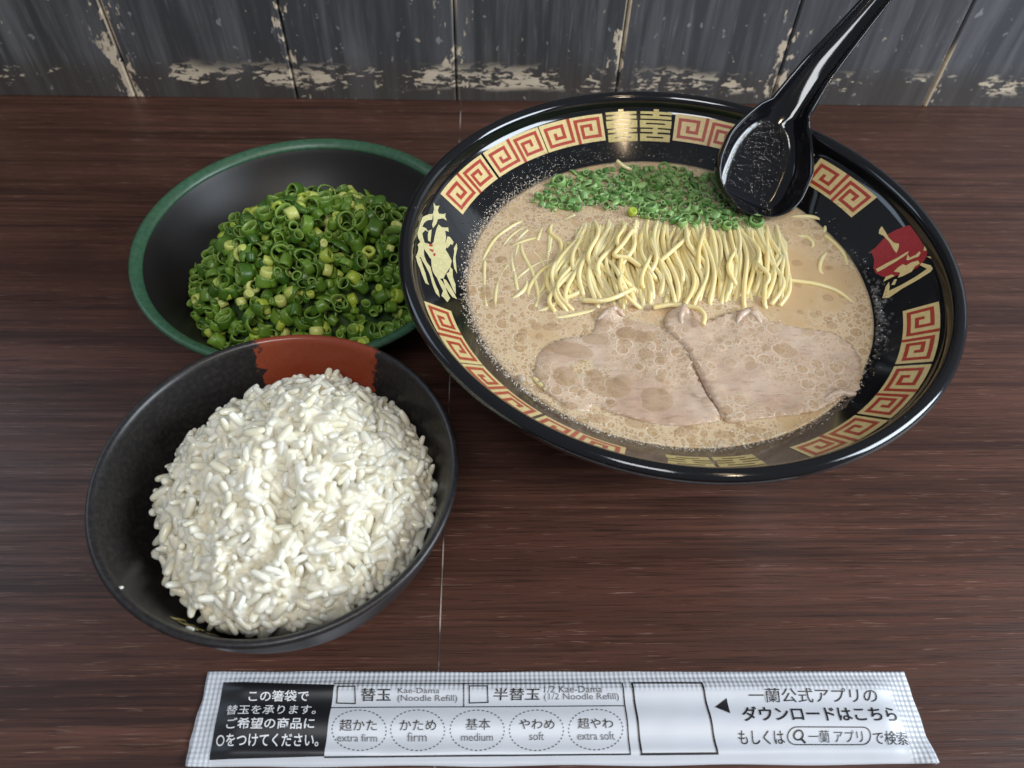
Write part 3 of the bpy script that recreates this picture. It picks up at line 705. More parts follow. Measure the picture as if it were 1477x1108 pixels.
GREEN = [ring(rnd.uniform(.0021, .0040), rnd.uniform(.0028, .0052), rnd.uniform(.00045, .0008), rnd.uniform(.55, .98), 14, rnd.uniform(-.1, .1), k, rnd.uniform(-.2, .2)) for k in range(14)]+[sliver(rnd.uniform(.006, .0105), rnd.uniform(.0010, .0018), .0005, 10, k) for k in range(3)]
THIN = [ring(rnd.uniform(.0016, .0026), rnd.uniform(.0030, .0048), .0008, rnd.uniform(.8, 1), 12, 0, k+30) for k in range(4)]
PALE = [stub(rnd.uniform(.0018, .0027), rnd.uniform(.0028, .0050), 12, k) for k in range(5)]+[ring(.0027, .0034, .0013, .9, 14, 0, 50+k) for k in range(2)]
def rot_rand(r, flat=.0):
    e = Matrix.Rotation(r.uniform(0, 2*math.pi), 3, 'Z')
    tilt = min(1.5, abs(r.gauss(.75, .5))) if r.random() > flat else abs(r.gauss(.3, .2))
    return e @ Matrix.Rotation(tilt, 3, 'X') @ Matrix.Rotation(r.uniform(0, 2*math.pi), 3, 'Z')
MESH = {}
def piece_mesh(key, data, name, m):
    if key not in MESH:
        V, Fc, pale = data; me = bpy.data.meshes.new(name); me.from_pydata(V, [], Fc); me.shade_smooth(); me.materials.append(m)
        a = me.attributes.new('pale', 'FLOAT', 'POINT'); a.data.foreach_set('value', pale); MESH[key] = me
    return MESH[key]
def place(me, loc, rot, sc_, name):
    o = bpy.data.objects.new(name, me); COL.objects.link(o)
    o.matrix_world = Matrix.Translation(loc) @ rot.to_4x4() @ Matrix.Scale(sc_, 4); return o
def stuff_mesh(name, items, mats, parent=None):    # items: (data, loc, rot, scale, material index)
    V = []; Fc = []; pale = []; mi = []
    for (v, f, p), loc, rot, s_, k in items:
        b = len(V); V += [tuple(loc+rot @ (Vector(q)*s_)) for q in v]; Fc += [tuple(i+b for i in q) for q in f]; pale += p; mi += [k]*len(f)
    o = obj(name, V, Fc, mats, parent); a = o.data.attributes.new('pale', 'FLOAT', 'POINT'); a.data.foreach_set('value', pale)
    o.data.polygons.foreach_set('material_index', mi); return o
# bowl of scallions
GC = Vector((-.0768, .2538, 0))
gp = [(0, .0035), (.024, .0035), (.027, .0005), (.030, .0005), (.0315, .005), (.040, .008), (.052, .018), (.061, .029), (.0672, .0385)]
gp = gp[:4]+smooth_prof(gp[4:], 4)
gin = [(.0676, .0389), (.0668, .0402)]+smooth_prof([(.0662, .0395), (.060, .0300), (.050, .0195), (.038, .0115), (.020, .0075), (0, .0070)], 4)
gb = fixn(obj('scallion_bowl', *lathe(gp+gin, 180), MT['gin'])); gb.location = GC
tag(gb, 'shallow black bowl with a green rim, full of chopped scallions', 'bowl')
fixn(obj('rim', *lathe([(.0665, .0390), (.0672, .0384), (.0690, .0386), (.0704, .0398), (.0711, .0412), (.0709, .0424), (.0699, .0428), (.0686, .0424), (.0674, .0416), (.0664, .0406), (.0661, .0398), (.0665, .0390)], 180), MT['grim'], gb))
HC = Vector((-.0700, .2430, 0)); 
def heap_s(x, y):
    dx, dy = (x-HC.x)/.055, (y-HC.y)/.050; q = dx*dx+dy*dy
    return .022+.039*max(0, 1-q)**.72+.0035*noise.noise((x*55, y*55, 2)), q
def gin_z(r): return float(np.interp(r, [0, .020, .038, .050, .060, .0662], [.0070, .0075, .0115, .0195, .0300, .0395]))
rnd = random.Random(17); items = []
GL = 'chopped scallions heaped in the green rimmed bowl'
tries = 0; pts = []
while len(pts) < 1050 and tries < 120000:
    tries += 1; lay = 0 if len(pts) < 330 else (1 if len(pts) < 620 else 2)
    x = HC.x+rnd.uniform(-.056, .056); y = HC.y+rnd.uniform(-.051, .051); h, q = heap_s(x, y)
    if q > 1.0: continue
    rb = math.hypot(x-GC.x, y-GC.y)
    if rb > .0635: continue
    inz = np.interp(rb, [0, .020, .038, .050, .060, .0662], [.0070, .0075, .0115, .0195, .0300, .0395])
    z = max(h-.0028*lay, inz+.0025)
    md = (.0047, .0047, .0050)[lay]
    if any(l == lay and (a-x)**2+(b-y)**2 < md*md for a, b, c_, l in pts): 
        if rnd.random() < .97: continue
    pts.append((x, y, z, lay))
for k, (x, y, z, lay) in enumerate(pts):
    t = rnd.random(); kind = 'pale' if t < .15 else ('thin' if t < .38 else 'green')
    arr = {'pale': PALE, 'thin': THIN, 'green': GREEN}[kind]; i = rnd.randrange(len(arr)); rot = rot_rand(rnd); s_ = rnd.uniform(.80, 1.15)*(1.05 if kind == 'pale' else 1.0)
    loc = Vector((x, y, z+rnd.uniform(-.0008, .0012)))
    if k < 296:
        m = MT['pale'] if kind == 'pale' else MT['scal']
        o = place(piece_mesh(('g', kind, i), arr[i], 'scallion_piece', m), loc, rot, s_, 'scallion_piece')
        lab = {'pale': 'thick pale yellow scallion piece on the heap in the green rimmed bowl', 'thin': 'narrow green scallion tube on the heap in the green rimmed bowl',
               'green': 'hollow dark green scallion ring on the heap in the green rimmed bowl' if i < 14 else 'curved split strip of green scallion on the heap in the green rimmed bowl'}[kind]
        tag(o, lab, 'scallion', GL)
    else: items.append((arr[i], loc, rot, s_, 1 if kind == 'pale' else 0))
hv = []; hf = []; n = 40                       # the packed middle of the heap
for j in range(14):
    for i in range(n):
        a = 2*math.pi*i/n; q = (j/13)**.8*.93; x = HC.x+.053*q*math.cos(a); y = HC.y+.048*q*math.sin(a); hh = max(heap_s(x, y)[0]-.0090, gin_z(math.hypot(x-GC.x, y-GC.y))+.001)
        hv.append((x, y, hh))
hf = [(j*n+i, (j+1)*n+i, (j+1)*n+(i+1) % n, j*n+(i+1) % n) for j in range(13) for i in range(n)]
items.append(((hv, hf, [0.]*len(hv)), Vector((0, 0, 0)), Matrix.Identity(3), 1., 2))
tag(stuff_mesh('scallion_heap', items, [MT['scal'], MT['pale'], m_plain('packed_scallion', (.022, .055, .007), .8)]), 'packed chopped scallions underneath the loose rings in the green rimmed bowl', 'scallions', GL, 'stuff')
# scallions floating at the back of the broth
SOUP = [(768,292),(790,268),(830,252),(890,243),(960,243),(1030,256),(1042,290),(1070,312),(1108,318),(1080,328),(1020,330),(950,318),(900,303),(850,298),(800,303)]
SL_ = 'chopped scallions floating at the back of the broth'
items = []; rnd = random.Random(31); pts = []; tries = 0
while len(pts) < 420 and tries < 40000:
    tries += 1; x = rnd.uniform(765, 1110); y = rnd.uniform(240, 330)
    if not in_poly((x, y), SOUP): continue
    lay = 0 if len(pts) < 170 else 1; md = 9 if lay == 0 else 6
    if any(l == lay and (a-x)**2+((b-y)*1.3)**2 < md*md for a, b, l in pts): continue
    pts.append((x, y, lay))
for k, (x, y, lay) in enumerate(pts):
    p = at(x, y, ZB+.001); edge = min(math.hypot(x-a, (y-b)*1.4) for a, b in SOUP)
    z = ZB+(-.0003 if lay else -.0004+.0016*min(1, edge/22))+rnd.uniform(-.0008, .0005); p = at(x, y, z)
    t = rnd.random(); arr, nm = (THIN, 'thin') if t < .42 else (GREEN, 'green'); i = rnd.randrange(len(arr)); rot = rot_rand(rnd, .5); s_ = rnd.uniform(.50, .80)*(.95 if lay == 0 else .8)
    if k < 170:
        o = place(piece_mesh(('s', nm, i), arr[i], 'scallion_ring', MT['scalwet']), p, rot, s_, 'scallion_ring')
        tag(o, 'small soaked scallion tube in the green patch floating behind the noodles' if nm == 'thin' else 'soaked bright green scallion ring in the patch floating behind the noodles', 'scallion', SL_)
    else: items.append((arr[i], p, rot, s_, 0))
tag(stuff_mesh('scallion_bits', items, [MT['scalwet']]), 'soaked scallion bits sunk below the floating green patch', 'scallions', SL_, 'stuff')
for px, py, lab in ((806, 262, 'large pale scallion ring at the left end of the floating green patch'), (938, 300, 'pale scallion ring at the front edge of the floating green patch'), (912, 306, 'pale solid scallion slice at the front edge of the floating green patch'), (1090, 320, 'lone pale scallion ring just below the spoon tip')):
    d = THIN[2] if 'ring' in lab else PALE[1]
    o = place(piece_mesh(('l', lab), ring(.0031, .003, .0010, .95, 18, 0, 3) if 'ring' in lab else PALE[1], 'scallion_ring', MT['scalwet'] if 'solid' not in lab else MT['pale']), at(px, py, ZB+.0018), rot_rand(rnd, 1.), .95, 'scallion_ring')
    tag(o, lab, 'scallion', SL_)
# ------------------------------------------------------------------ spoon
P0 = at(1068, 299, ZB)+Vector((0, 0, .0022)); P1 = Vector((.1158, .2740, .0862)); P2 = Vector((.1495, .2970, .1235))
tb_ = (P1-P0).normalized(); thd = (P2-P1).normalized()
ST = []                                         # (centre, tangent, floor half width, top half width, wall height)
Ltip = .0055; L1 = (P1-P0).length+Ltip
def bowl_w(u):                                  # egg outline of the spoon's bowl, u from tip 0 to neck 1
    u = max(u, .012); return math.sqrt(1-(1-u/.40)**2)**.9 if u < .40 else 1.
N1 = 40
for i in range(N1+1):
    u = i/N1; c = P0+tb_*(-Ltip+L1*u)
    bw = bowl_w(u); neck = max(0, (u-.58)/.42)
    wt = .0178*bw*(1-.42*neck**1.3); wf = .0122*bw*math.sqrt(max(.0, 1-max(0, (u-.50)/.5)**2.2)); wf = max(wf, .0022)
    h = .0105*min(1, (u/.14)**.6)*(1-.25*neck)
    lift = .0085*max(0, 1-u/.24)**2; h = .0105*(1-.25*neck)-lift; ST.append((c, tb_, wf, wt, max(.0008, h), lift))
NB = len(ST)
for i in range(1, 26):
    u = i/25; Lh = .092; c = P1+tb_*(.008*(1-math.exp(-u*6)))*.35+thd*(Lh*u)
    t = tb_.lerp(thd, min(1, u*4)).normalized()
    wt = .0050*(1-u)**2.4+.0030; ST.append((c, t, max(.0020, wt*.55), wt, .0058*max(0, 1-u*1.7)**1.2+.0016, 0))
roll = R(24); V = []; Fc = []; SEC = None
for c, t, wf, wt, h, lift in ST:
    nn = (Vector((0, 0, 1))-t*t.z).normalized(); s_ = t.cross(nn)
    nr = nn*math.cos(roll)+s_*math.sin(roll); sr = s_*math.cos(roll)-nn*math.sin(roll)
    th = .0012; sec = []; c = c+nr*lift
    inner = [(-wt, h), (-wt+(wt-wf)*.18, h*.66), (-wt+(wt-wf)*.45, h*.30), (-wf-(wt-wf)*.22, h*.07), (-wf*.92, 0), (-wf*.6, -.0001), (-wf*.25, -.0002), (wf*.25, -.0002), (wf*.6, -.0001), (wf*.92, 0)]
    inner += [(-x, y) for x, y in reversed(inner[:4])]
    outer = [(wt+th*.5, h+th*.35), (wt+th, h-th*.2), (wt-(wt-wf)*.05+th, h*.6), (wt-(wt-wf)*.4+th, h*.15), (wf+th*.7, -th*.9), (wf*.5, -th*1.5), (0, -th*1.6)]
    outer += [(-x, y) for x, y in reversed(outer[:-1])]
    for x, y in inner+outer: V.append(c+sr*x+nr*y)
    SEC = len(inner)+len(outer)
for i in range(len(ST)-1):
    for k in range(SEC): a = i*SEC+k; b = i*SEC+(k+1) % SEC; Fc.append((a, b, b+SEC, a+SEC))
Fc.append(tuple(range(SEC-1, -1, -1))); e = (len(ST)-1)*SEC; Fc.append(tuple(range(e, e+SEC)))
full = fixn(obj('soup_spoon', V, Fc, MT['spoon'])); nrm = [v.normal.copy() for v in full.data.vertices]; bpy.data.objects.remove(full)
spoon = bpy.data.objects.new('soup_spoon', None); COL.objects.link(spoon); spoon.location = P0; spoon.empty_display_size = .01
tag(spoon, 'glossy black soup spoon leaning out of the noodle bowl over its far rim', 'spoon')
def piece(name, r0, r1):
    vs = [V[i]-P0 for i in range(r0*SEC, (r1+1)*SEC)]; fs = [(a, b, b+SEC, a+SEC) for q in range(r1-r0) for k in range(SEC) for a, b in ((q*SEC+k, q*SEC+(k+1) % SEC),)]
    if r0 == 0: fs.append(tuple(range(SEC-1, -1, -1)))
    else: e = (r1-r0)*SEC; fs.append(tuple(range(e, e+SEC)))
    o = obj(name, vs, fs, MT['spoon'], spoon)
    bm = bmesh.new(); bm.from_mesh(o.data); bm.normal_update(); flip = sum(bm.verts[:][i].normal.dot(nrm[r0*SEC+i]) for i in range(len(vs))) < 0 if not bm.verts.ensure_lookup_table() else False
    if flip: bmesh.ops.reverse_faces(bm, faces=bm.faces[:])
    bm.to_mesh(o.data); bm.free(); o.data.normals_split_custom_set_from_vertices([tuple(x) for x in nrm[r0*SEC:(r1+1)*SEC]]); return o
sb = piece('spoon_bowl', 0, NB-1); piece('handle', NB-1, len(ST)-1)
nn0 = (Vector((0, 0, 1))-thd*thd.z).normalized()
# the catch under the neck that hangs on the rim
hc = P1+thd*.010-nn0*.0026; nn = (Vector((0, 0, 1))-thd*thd.z).normalized(); s_ = thd.cross(nn)
hv = []
for (a, b) in ((-.004, -.0012), (.010, -.0012), (.009, -.0060), (.004, -.0095), (-.002, -.0040)):
    for x in (-.0042, .0042): hv.append(hc+thd*a+nn*b+s_*x-P0)
hf = [(0, 2, 4, 6, 8), (9, 7, 5, 3, 1)]+[(2*i, 2*i+1, 2*((i+1) % 5)+1, 2*((i+1) % 5)) for i in range(5)]
ho = fixn(obj('hook', hv, hf, MT['spoon'], spoon, False))
bv_ = ho.modifiers.new('bevel', 'BEVEL'); bv_.width = .0008; bv_.segments = 3
parts = []; rnd = random.Random(2)
nn = (Vector((0, 0, 1))-tb_*tb_.z).normalized(); s_ = tb_.cross(nn); nr = nn*math.cos(roll)+s_*math.sin(roll); sr = s_*math.cos(roll)-nn*math.sin(roll)
for _ in range(700):
    u = rnd.uniform(.24, .97); i = int(u*N1); wf = ST[i][2]; x = rnd.uniform(-1.0, 1.0)*wf*.98
    q = P0+tb_*(-Ltip+L1*u)+sr*x+nr*.0000-P0; parts.append(ball(q, rnd.uniform(.00012, .00042), 10, 7, .9))
tag(obj('broth_beads', *merge(parts), MT['drop'], spoon), kind='stuff')
# ------------------------------------------------------------------ rice
RC = Vector((-.0640, .1282, 0))
rp = [(0, .004), (.020, .004), (.0225, .0005), (.025, .0005), (.0262, .006), (.033, .010), (.043, .024), (.0500, .040), (.0538, .0535)]
rp = rp[:4]+smooth_prof(rp[4:], 4)+[(.0549, .0570), (.0551, .0582), (.0546, .0590), (.0536, .0590), (.0527, .0583)]+smooth_prof([(.0522, .0570), (.0500, .0500), (.0455, .0370), (.038, .0240), (.026, .0130), (.012, .0085), (0, .0080)], 4)
rb_ = fixn(obj('rice_bowl', *lathe(rp, 180), MT['ricebowl'])); rb_.location = RC
tag(rb_, 'small dark bowl with a red brown painted patch on its rim, holding white rice', 'bowl')
def rin(r): return float(np.interp(r, [0, .012, .026, .038, .0455, .0500, .0522], [.0080, .0085, .0130, .0240, .0370, .0500, .0570]))
mk = []
for k, (a0, a1, z0, z1) in enumerate(((-121, -119, .0405, .0475), (-118, -110, .0460, .0475), (-118, -110, .0430, .0440), (-116.5, -115, .0405, .0475), (-112.5, -111, .0405, .0475), (-108, -104, .0440, .0455))):
    q = []
    for a, z in ((a0, z0), (a1, z0), (a1, z1), (a0, z1)):
        r = float(np.interp(z, [.0370, .0500, .0570], [.0455, .0500, .0522]))-.0002; q.append((r*math.cos(R(a)), r*math.sin(R(a)), z+.0001))
    mk.append((q, [(0, 1, 2, 3)]))
obj('gold_mark', *merge(mk), MT['gold'], rb_)
DC = Vector((-.0600, .1278))
OUT = [(215, 745), (222, 690), (240, 655), (270, 620), (300, 580), (330, 556), (365, 545), (400, 532), (440, 530), (480, 525), (530, 535), (565, 560), (592, 600), (600, 650), (622, 690), (628, 706), (600, 760), (575, 800), (540, 822), (510, 850), (470, 880), (420, 905), (375, 910), (330, 898), (280, 870), (245, 850), (225, 825), (232, 790), (215, 760)]
def heap_r(x, y):
    dx, dy = x-DC.x, y-DC.y; rad = .0432+.0042*noise.noise((math.cos(math.atan2(dy, dx))*1.7, math.sin(math.atan2(dy, dx))*1.7, 0)); q = (dx*dx+dy*dy)/rad**2
    dx2, dy2 = (x-DC.x-.004)/.030, (y-DC.y-.014)/.024
    return .0410+.0215*max(0, 1-q)**.60+.0098*math.exp(-(dx2*dx2+dy2*dy2))+.0055*noise.noise((x*60, y*60, 5))*max(.3, 1-q)+.0050*noise.noise((x*125, y*125, 8))+.0030*noise.noise((x*240, y*240, 3)), q
def grain(l, r, bend, n=10, m=9, seed=0):
    V = []; Fc = []
    for j in range(1, m):
        a = math.pi*j/m; x = -math.cos(a)*l; q = math.sin(a)**.55*r*(1+.10*math.cos(a+seed))
        for i in range(n):
            b = 2*math.pi*i/n; V.append((x, q*math.cos(b)+bend*(1-(x/l)**2), q*.82*math.sin(b)))
    V += [(-l, 0, 0), (l, 0, 0)]; t = len(V)
    for j in range(m-2):
        for i in range(n): Fc.append((j*n+i, j*n+(i+1) % n, (j+1)*n+(i+1) % n, (j+1)*n+i))
    for i in range(n): Fc.append((t-2, (i+1) % n, i)); q = (m-2)*n; Fc.append((t-1, q+i, q+(i+1) % n))
    return V, Fc, [0.]*t
rnd = random.Random(12)
GR = [grain(rnd.uniform(.0029, .0036), rnd.uniform(.00122, .00145), rnd.uniform(-.0005, .0005), seed=k) for k in range(7)]
GR2 = [grain(g[0], g[1], g[2], 8, 6) for g in ((.0032, .00135, .0002), (.0034, .0013, -.0003), (.0030, .0014, .0003))]
items = []; pts = []; tries = 0; grid = {}
RL = 'cooked rice grains on the mound in the small dark bowl'
def near(x, y, lay, d):
    gx, gy = int(x/.004), int(y/.004)
    for i in (-1, 0, 1):
        for j in (-1, 0, 1):
            for (a, b) in grid.get((gx+i, gy+j, lay), ()):
                if (a-x)**2+(b-y)**2 < d*d: return True
    return False
LIM = (330, 1000, 1900)
while len(pts) < 1900 and tries < 120000:
    tries += 1; lay = 0 if len(pts) < LIM[0] else (1 if len(pts) < LIM[1] else 2)
    a = rnd.uniform(0, 2*math.pi); q = math.sqrt(rnd.random())*1.02; x = DC.x+.0445*q*math.cos(a); y = DC.y+.0445*q*math.sin(a)
    h, qq = heap_r(x, y); rr = math.hypot(x-RC.x, y-RC.y)
    if qq > 1.05 or rr > .0500: continue
    if near(x, y, lay, (.0031, .0019, .0013)[lay]) and rnd.random() < .98: continue
    z = h-(0, .0006, .0015)[lay]; z = max(z, rin(rr)+.0015)
    pts.append((x, y, z, lay)); grid.setdefault((int(x/.004), int(y/.004), lay), []).append((x, y))
camv = Vector((0, 0, CAMH)); order = []
for k, (x, y, z, lay) in enumerate(pts):
    e = .0008; nx = -(heap_r(x+e, y)[0]-heap_r(x-e, y)[0])/(2*e); ny = -(heap_r(x, y+e)[0]-heap_r(x, y-e)[0])/(2*e)
    nv = Vector((nx, ny, 1)).normalized(); face = nv.dot((camv-Vector((x, y, z))).normalized()); order.append((lay*10-face, k, nv))
order.sort(key=lambda q: q[0]); top = {k for _, k, _ in order[:298]}; NV = {k: nv for _, k, nv in order}
for k, (x, y, z, lay) in enumerate(pts):
    nv = NV[k]; t = nv.orthogonal().normalized(); t = Matrix.Rotation(noise.noise((x*110, y*110, 4))*7+rnd.gauss(0, .5), 3, nv) @ t
    tl = rnd.gauss(0, .55) if lay == 0 else rnd.gauss(0, .3); t = (t*math.cos(tl)+nv*math.sin(tl)).normalized(); b = nv.cross(t).normalized(); c_ = t.cross(b)
    rot = Matrix((t, b, c_)).transposed(); s_ = rnd.uniform(.80, 1.12); loc = Vector((x, y, z))+nv*(rnd.uniform(0, .0010) if lay == 0 else 0)
    if k in top:
        i = rnd.randrange(len(GR)); o = place(piece_mesh(('r', i), GR[i], 'rice_grain', MT['rice']), loc, rot, s_, 'rice_grain')
        tag(o, 'glossy white cooked rice grain lying on the surface of the rice mound', 'rice grain', RL)
    else: items.append((GR2[k % 3], loc, rot, s_, 0))
hv = []; n = 48
for j in range(16):
    for i in range(n):
        a = 2*math.pi*i/n; q = (j/15)**.8*.97; x = DC.x+.0440*q*math.cos(a); y = DC.y+.0440*q*math.sin(a); rr = math.hypot(x-RC.x, y-RC.y)
        hv.append((x, y, max(heap_r(x, y)[0]-.0020, rin(rr)+.0005)))
hv += [(x, y, rin(math.hypot(x-RC.x, y-RC.y))+.0004) for x, y, z in hv[15*n:16*n]]
hf = [(j*n+i, (j+1)*n+i, (j+1)*n+(i+1) % n, j*n+(i+1) % n) for j in range(16) for i in range(n)]+[tuple(16*n+i for i in range(n-1, -1, -1)), tuple(range(n))]
items.append(((hv, hf, [0.]*len(hv)), Vector((0, 0, 0)), Matrix.Identity(3), 1., 0))
rm_ = stuff_mesh('rice_mound', items, [MT['ricecore']])
q_ = rm_.modifiers.new('remesh', 'REMESH'); q_.mode = 'VOXEL'; q_.voxel_size = .00036; q_.use_smooth_shade = True
q_ = rm_.modifiers.new('smooth', 'SMOOTH'); q_.factor = .5; q_.iterations = 1
tag(rm_, 'packed white rice beneath the surface grains in the small dark bowl', 'rice', RL, 'stuff')
def stray(px, py, lab):
    d = CR*((px-PW/2)/F)-CU*((py-PH/2)/F)+_fw
    for i in range(2000):
        z = .0575-.00002*i; p = camv+d*((z-CAMH)/d.z); rr = math.hypot(p.x-RC.x, p.y-RC.y)
        if z <= rin(min(rr, .0522)): break
    o = place(piece_mesh(('r', 0), GR[0], 'rice_grain', MT['rice']), p+Vector((0, 0, .0006)), rot_rand(rnd), .42, 'rice_grain'); tag(o, lab, 'rice grain', RL)
stray(172, 851, 'tiny rice crumb stuck to the left inner wall of the rice bowl')
stray(275, 908, 'tiny rice crumb stuck near the gold mark inside the rice bowl')
# ------------------------------------------------------------------ chopstick sleeve
SZ = .0022
def corner(u, v):                       # u along, v from near edge to far edge
    tl, tr, br, bl = (-.0917, .0864), (.1396, .0839), (.1402, .0554), (-.0912, .0578)
    return ((bl[0]*(1-u)+br[0]*u)*(1-v)+(tl[0]*(1-u)+tr[0]*u)*v, (bl[1]*(1-u)+br[1]*u)*(1-v)+(tl[1]*(1-u)+tr[1]*u)*v)
def uv_of(x, y):
    u = (x+.0915)/.2315; u = min(1, max(0, u)); y0 = corner(u, 0)[1]; y1 = corner(u, 1)[1]; return u, min(1, max(0, (y-y0)/(y1-y0)))
def sst(a, b, x): t = min(1, max(0, (x-a)/(b-a))); return t*t*(3-2*t)
def zs(x, y):
    u, v = uv_of(x, y)
    body = sst(0, .16, v)*sst(.98, .74, v)*sst(.005, .06, u)*sst(.995, .94, u)
    z = .0007+.0030*body*(.78+.22*math.cos((v-.44)*15))
    z += .00034*noise.noise((x*35, v*2.2, 1))*(.4+body)+.00010*noise.noise((x*140, v*5, 4))
    z += .00055*(1-body)*max(0, noise.noise((x*24, v*1.5, 8)))
    z += .0022*sst(.955, 1.0, u)*sst(.30, 0, v)+.0010*sst(.03, 0, u)*sst(.25, 0, v)
    return max(z, .0004)
NU, NV_ = 231, 36; V = []; Fc = []; crimp = []
for j in range(NV_+1):
    for i in range(NU+1):
        u, v = i/NU, j/NV_; x, y = corner(u, v)
        if i in (0, NU): x += .0005*noise.noise((v*5, i, 2))
        y += .00035*noise.noise((u*9, v*2, 6))*(1 if j in (0, NV_) else 0)
        if i < 8: x -= .0022*max(0, .5-abs(v-.25))*(1-i/8)
        V.append((x, y, zs(x, y)))
        crimp.append(max(sst(.76, .80, v), sst(.030, .024, u), sst(.966, .972, u)))
for j in range(NV_):
    for i in range(NU): a = j*(NU+1)+i; Fc.append((a, a+1, a+NU+2, a+NU+1))
k = len(V)
V += [(x, y, .0002) for x, y, z in V[:k]]; crimp += crimp[:k]
Fc += [tuple(q+k for q in reversed(f)) for f in Fc[:]]
ed = [i for i in range(NU+1)]+[j*(NU+1)+NU for j in range(1, NV_+1)]+[NV_*(NU+1)+i for i in range(NU-1, -1, -1)]+[j*(NU+1) for j in range(NV_-1, 0, -1)]
Fc += [(ed[i], ed[i]+k, ed[(i+1) % len(ed)]+k, ed[(i+1) % len(ed)]) for i in range(len(ed))]
sl = fixn(obj('chopstick_sleeve', V, Fc, MT['paper']))
a = sl.data.attributes.new('crimp', 'FLOAT', 'POINT'); a.data.foreach_set('value', crimp)
tag(sl, 'white paper chopstick sleeve with black printed Japanese writing at the front of the table', 'chopstick sleeve')
def pw(px, py): p = at(px, py, .0034); return (p.x, p.y)
def flat(name, polys, m, off=.00016, mx=.0012):
    parts = []
    for pl in polys:
        Vp, Fp = poly(pl, mx); parts.append(([(x, y, zs(x, y)+off) for x, y, _ in Vp], Fp))
    o = obj(name, *merge(parts), m, sl)
    bm = bmesh.new(); bm.from_mesh(o.data)
    for f in bm.faces:
        if f.normal.z < 0: f.normal_flip()
    bm.to_mesh(o.data); bm.free(); return o
def line(p, q, wd):
    p, q = Vector(p), Vector(q); d = (q-p).normalized(); n_ = Vector((-d.y, d.x))*wd/2; return [p-n_, q-n_, q+n_, p+n_]
def outline(name, c, wd, m):
    flat(name, [line(Vector(c[i])-(Vector(c[(i+1) % len(c)])-Vector(c[i])).normalized()*wd*.5*(1 if len(c) == 4 else 0), c[(i+1) % len(c)], wd) for i in range(len(c))], m, .00018)
flat('black_panel', [[pw(320, 981), pw(482, 987), pw(467, 1090), pw(299, 1094)]], MT['ink'], .00010, .0012)
def text(s_, box, m, bold=.02, shear=0., off=.0002, name='printed_line'):
    """box: four corners (tl, tr, br, bl) of the writing on the photograph, in pixels"""
    cu = bpy.data.curves.new(name, 'FONT'); cu.body = s_; cu.offset = bold; cu.shear = shear; cu.resolution_u = 3; cu.size = 1
    to = bpy.data.objects.new(name, cu); COL.objects.link(to); bpy.context.view_layer.update()
    me = bpy.data.meshes.new_from_object(to.evaluated_get(bpy.context.evaluated_depsgraph_get())); bpy.data.objects.remove(to)
    me.name = name
    if not me.vertices: return
    X = [v.co.x for v in me.vertices]; Y = [v.co.y for v in me.vertices]; x0, x1, y0, y1 = min(X), max(X), min(Y), max(Y)
    tl, tr, br, bl = [Vector(pw(*b)) for b in box]
    for v in me.vertices:
        a, b = (v.co.x-x0)/(x1-x0), (v.co.y-y0)/(y1-y0)
        p = (bl*(1-a)+br*a)*(1-b)+(tl*(1-a)+tr*a)*b; v.co = (p.x, p.y, zs(p.x, p.y)+off)
    me.materials.clear(); me.materials.append(m); o = bpy.data.objects.new(name, me); COL.objects.link(o); o.parent = sl
    bm = bmesh.new(); bm.from_mesh(me)
    for f in bm.faces:
        if f.normal.z < 0: f.normal_flip()
    bm.to_mesh(me); bm.free()
def L(x0, y0, x1, y1, sx=0): x = lambda v: 260+v/2.6375; y = lambda v: 950+v/2.6375; return [(x(x0+sx), y(y0)), (x(x1+sx), y(y0)), (x(x1), y(y1)), (x(x0), y(y1))]
def Rr(x0, y0, x1, y1): x = lambda v: 800+v/2.6375; y = lambda v: 950+v/2.6375; d = (y1-y0)*.12; return [(x(x0), y(y0)), (x(x1-d), y(y0)), (x(x1+d), y(y1)), (x(x0+d), y(y1))]
W_ = MT['white']; K = MT['ink']; G = MT['grey']
text('この箸袋で', L(257, 120, 488, 160), W_, .011, .12); text('替玉を承ります。', L(172, 173, 515, 212), W_, .006, .12)
text('ご希望の商品に', L(174, 226, 512, 268), W_, .011, .12); text('○をつけてください。', L(132, 284, 524, 333), W_, .011, .12)
text('替玉', L(687, 113, 800, 160), K, .010, .05); text('半替玉', L(1192, 112, 1368, 156), K, .010, .05)
text('Kae-Dama', L(828, 111, 986, 131), G, -.002); text('(Noodle Refill)', L(826, 136, 1054, 166), G, -.002)
text('1/2 Kae-Dama', [(785, 989), (868, 989), (869, 999), (785, 999)], G, -.002); text('(1/2 Noodle Refill)', [(785, 999.5), (892, 999.5), (894, 1011), (785, 1011)], G, -.002)
for s_, b in (('超かた', L(606, 233, 748, 275)), ('かため', L(835, 235, 974, 273)), ('基本', L(1086, 230, 1180, 271)), ('やわめ', L(1290, 232, 1424, 268)), ('超やわ', Rr(85, 228, 222, 267))): text(s_, b, K, .0045 if '基' not in s_ else 0., .04)
for s_, b in (('extra firm', L(596, 285, 748, 313)), ('firm', L(863, 279, 937, 312)), ('medium', L(1069, 282, 1190, 311)), ('soft', L(1329, 277, 1385, 307)), ('extra soft', Rr(86, 276, 229, 306))): text(s_, b, G, -.002)
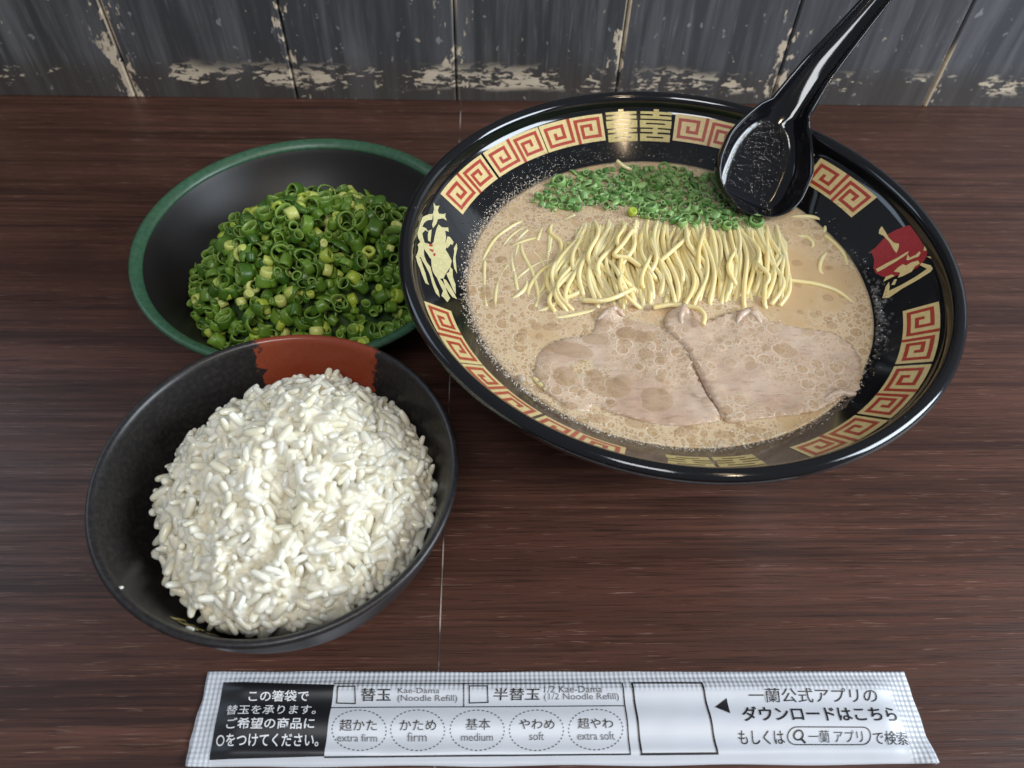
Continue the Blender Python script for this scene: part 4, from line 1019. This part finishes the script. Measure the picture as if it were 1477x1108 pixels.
text('一蘭公式アプリの', Rr(737, 112, 1230, 165), K, .0, .0); text('ダウンロードはこちら', Rr(710, 180, 1303, 240), K, .016, 0)
text('もしくは', Rr(699, 272, 876, 325), K, .004); text('一蘭 アプリ', Rr(966, 272, 1176, 318), K, -.002); text('で検索', Rr(1212, 274, 1350, 326), K, .002)
for c in ([(487, 990), (512, 990), (512, 1014), (485, 1013)], [(677, 989), (703, 989), (704, 1012), (677, 1013)]): outline('tick_box', [pw(*q) for q in c], .00035, K)
fr = [pw(321, 983), pw(898, 984), pw(910, 1087), pw(299, 1092)]
flat('frame_line', [line(pw(482, 985), pw(899, 984), .00035), line(pw(898, 984), pw(910, 1088), .0004), line(pw(910, 1087), pw(467, 1091), .0004)], K, .00018)
flat('frame_line', [line(pw(477, 1020), pw(901, 1017.5), .0003), line(pw(669, 985), pw(669, 1018), .0003)], K, .00016)
outline('square_frame', [pw(912, 984), pw(1013, 984), pw(1036, 1086), pw(926, 1087)], .0006, K)
flat('pointer', [[pw(1032, 1019), pw(1049, 1006), pw(1053.5, 1029)]], K)
def ell(cx, cy, rx, ry, n): return [pw(cx+rx*math.cos(2*math.pi*i/n), cy+ry*math.sin(2*math.pi*i/n)) for i in range(n)]
for cx, cy in ((518, 1053), (602.5, 1053), (688.5, 1053), (774, 1053), (859.5, 1052)):
    e = ell(cx, cy, 39, 29, 144); flat('dashed_ring', [line(e[i], e[(i+2) % 144], .00032) for i in range(0, 144, 4)], G, .00013)
def pill(x0, y0, x1, y1):
    r = (y1-y0)/2; pts = []
    for i in range(13): a = math.pi/2+math.pi*i/12; pts.append(pw(x0+r+r*math.cos(a), (y0+y1)/2+r*math.sin(a)))
    for i in range(13): a = -math.pi/2+math.pi*i/12; pts.append(pw(x1-r+r*math.cos(a), (y0+y1)/2+r*math.sin(a)))
    return pts
outline('search_pill', pill(1137, 1049, 1257, 1073.5), .0003, K)
e = ell(1152.5, 1060, 6.5, 6.5, 24); outline('magnifier', e, .0005, K); flat('magnifier', [line(pw(1157, 1065), pw(1163, 1071), .0007)], K, .00013)
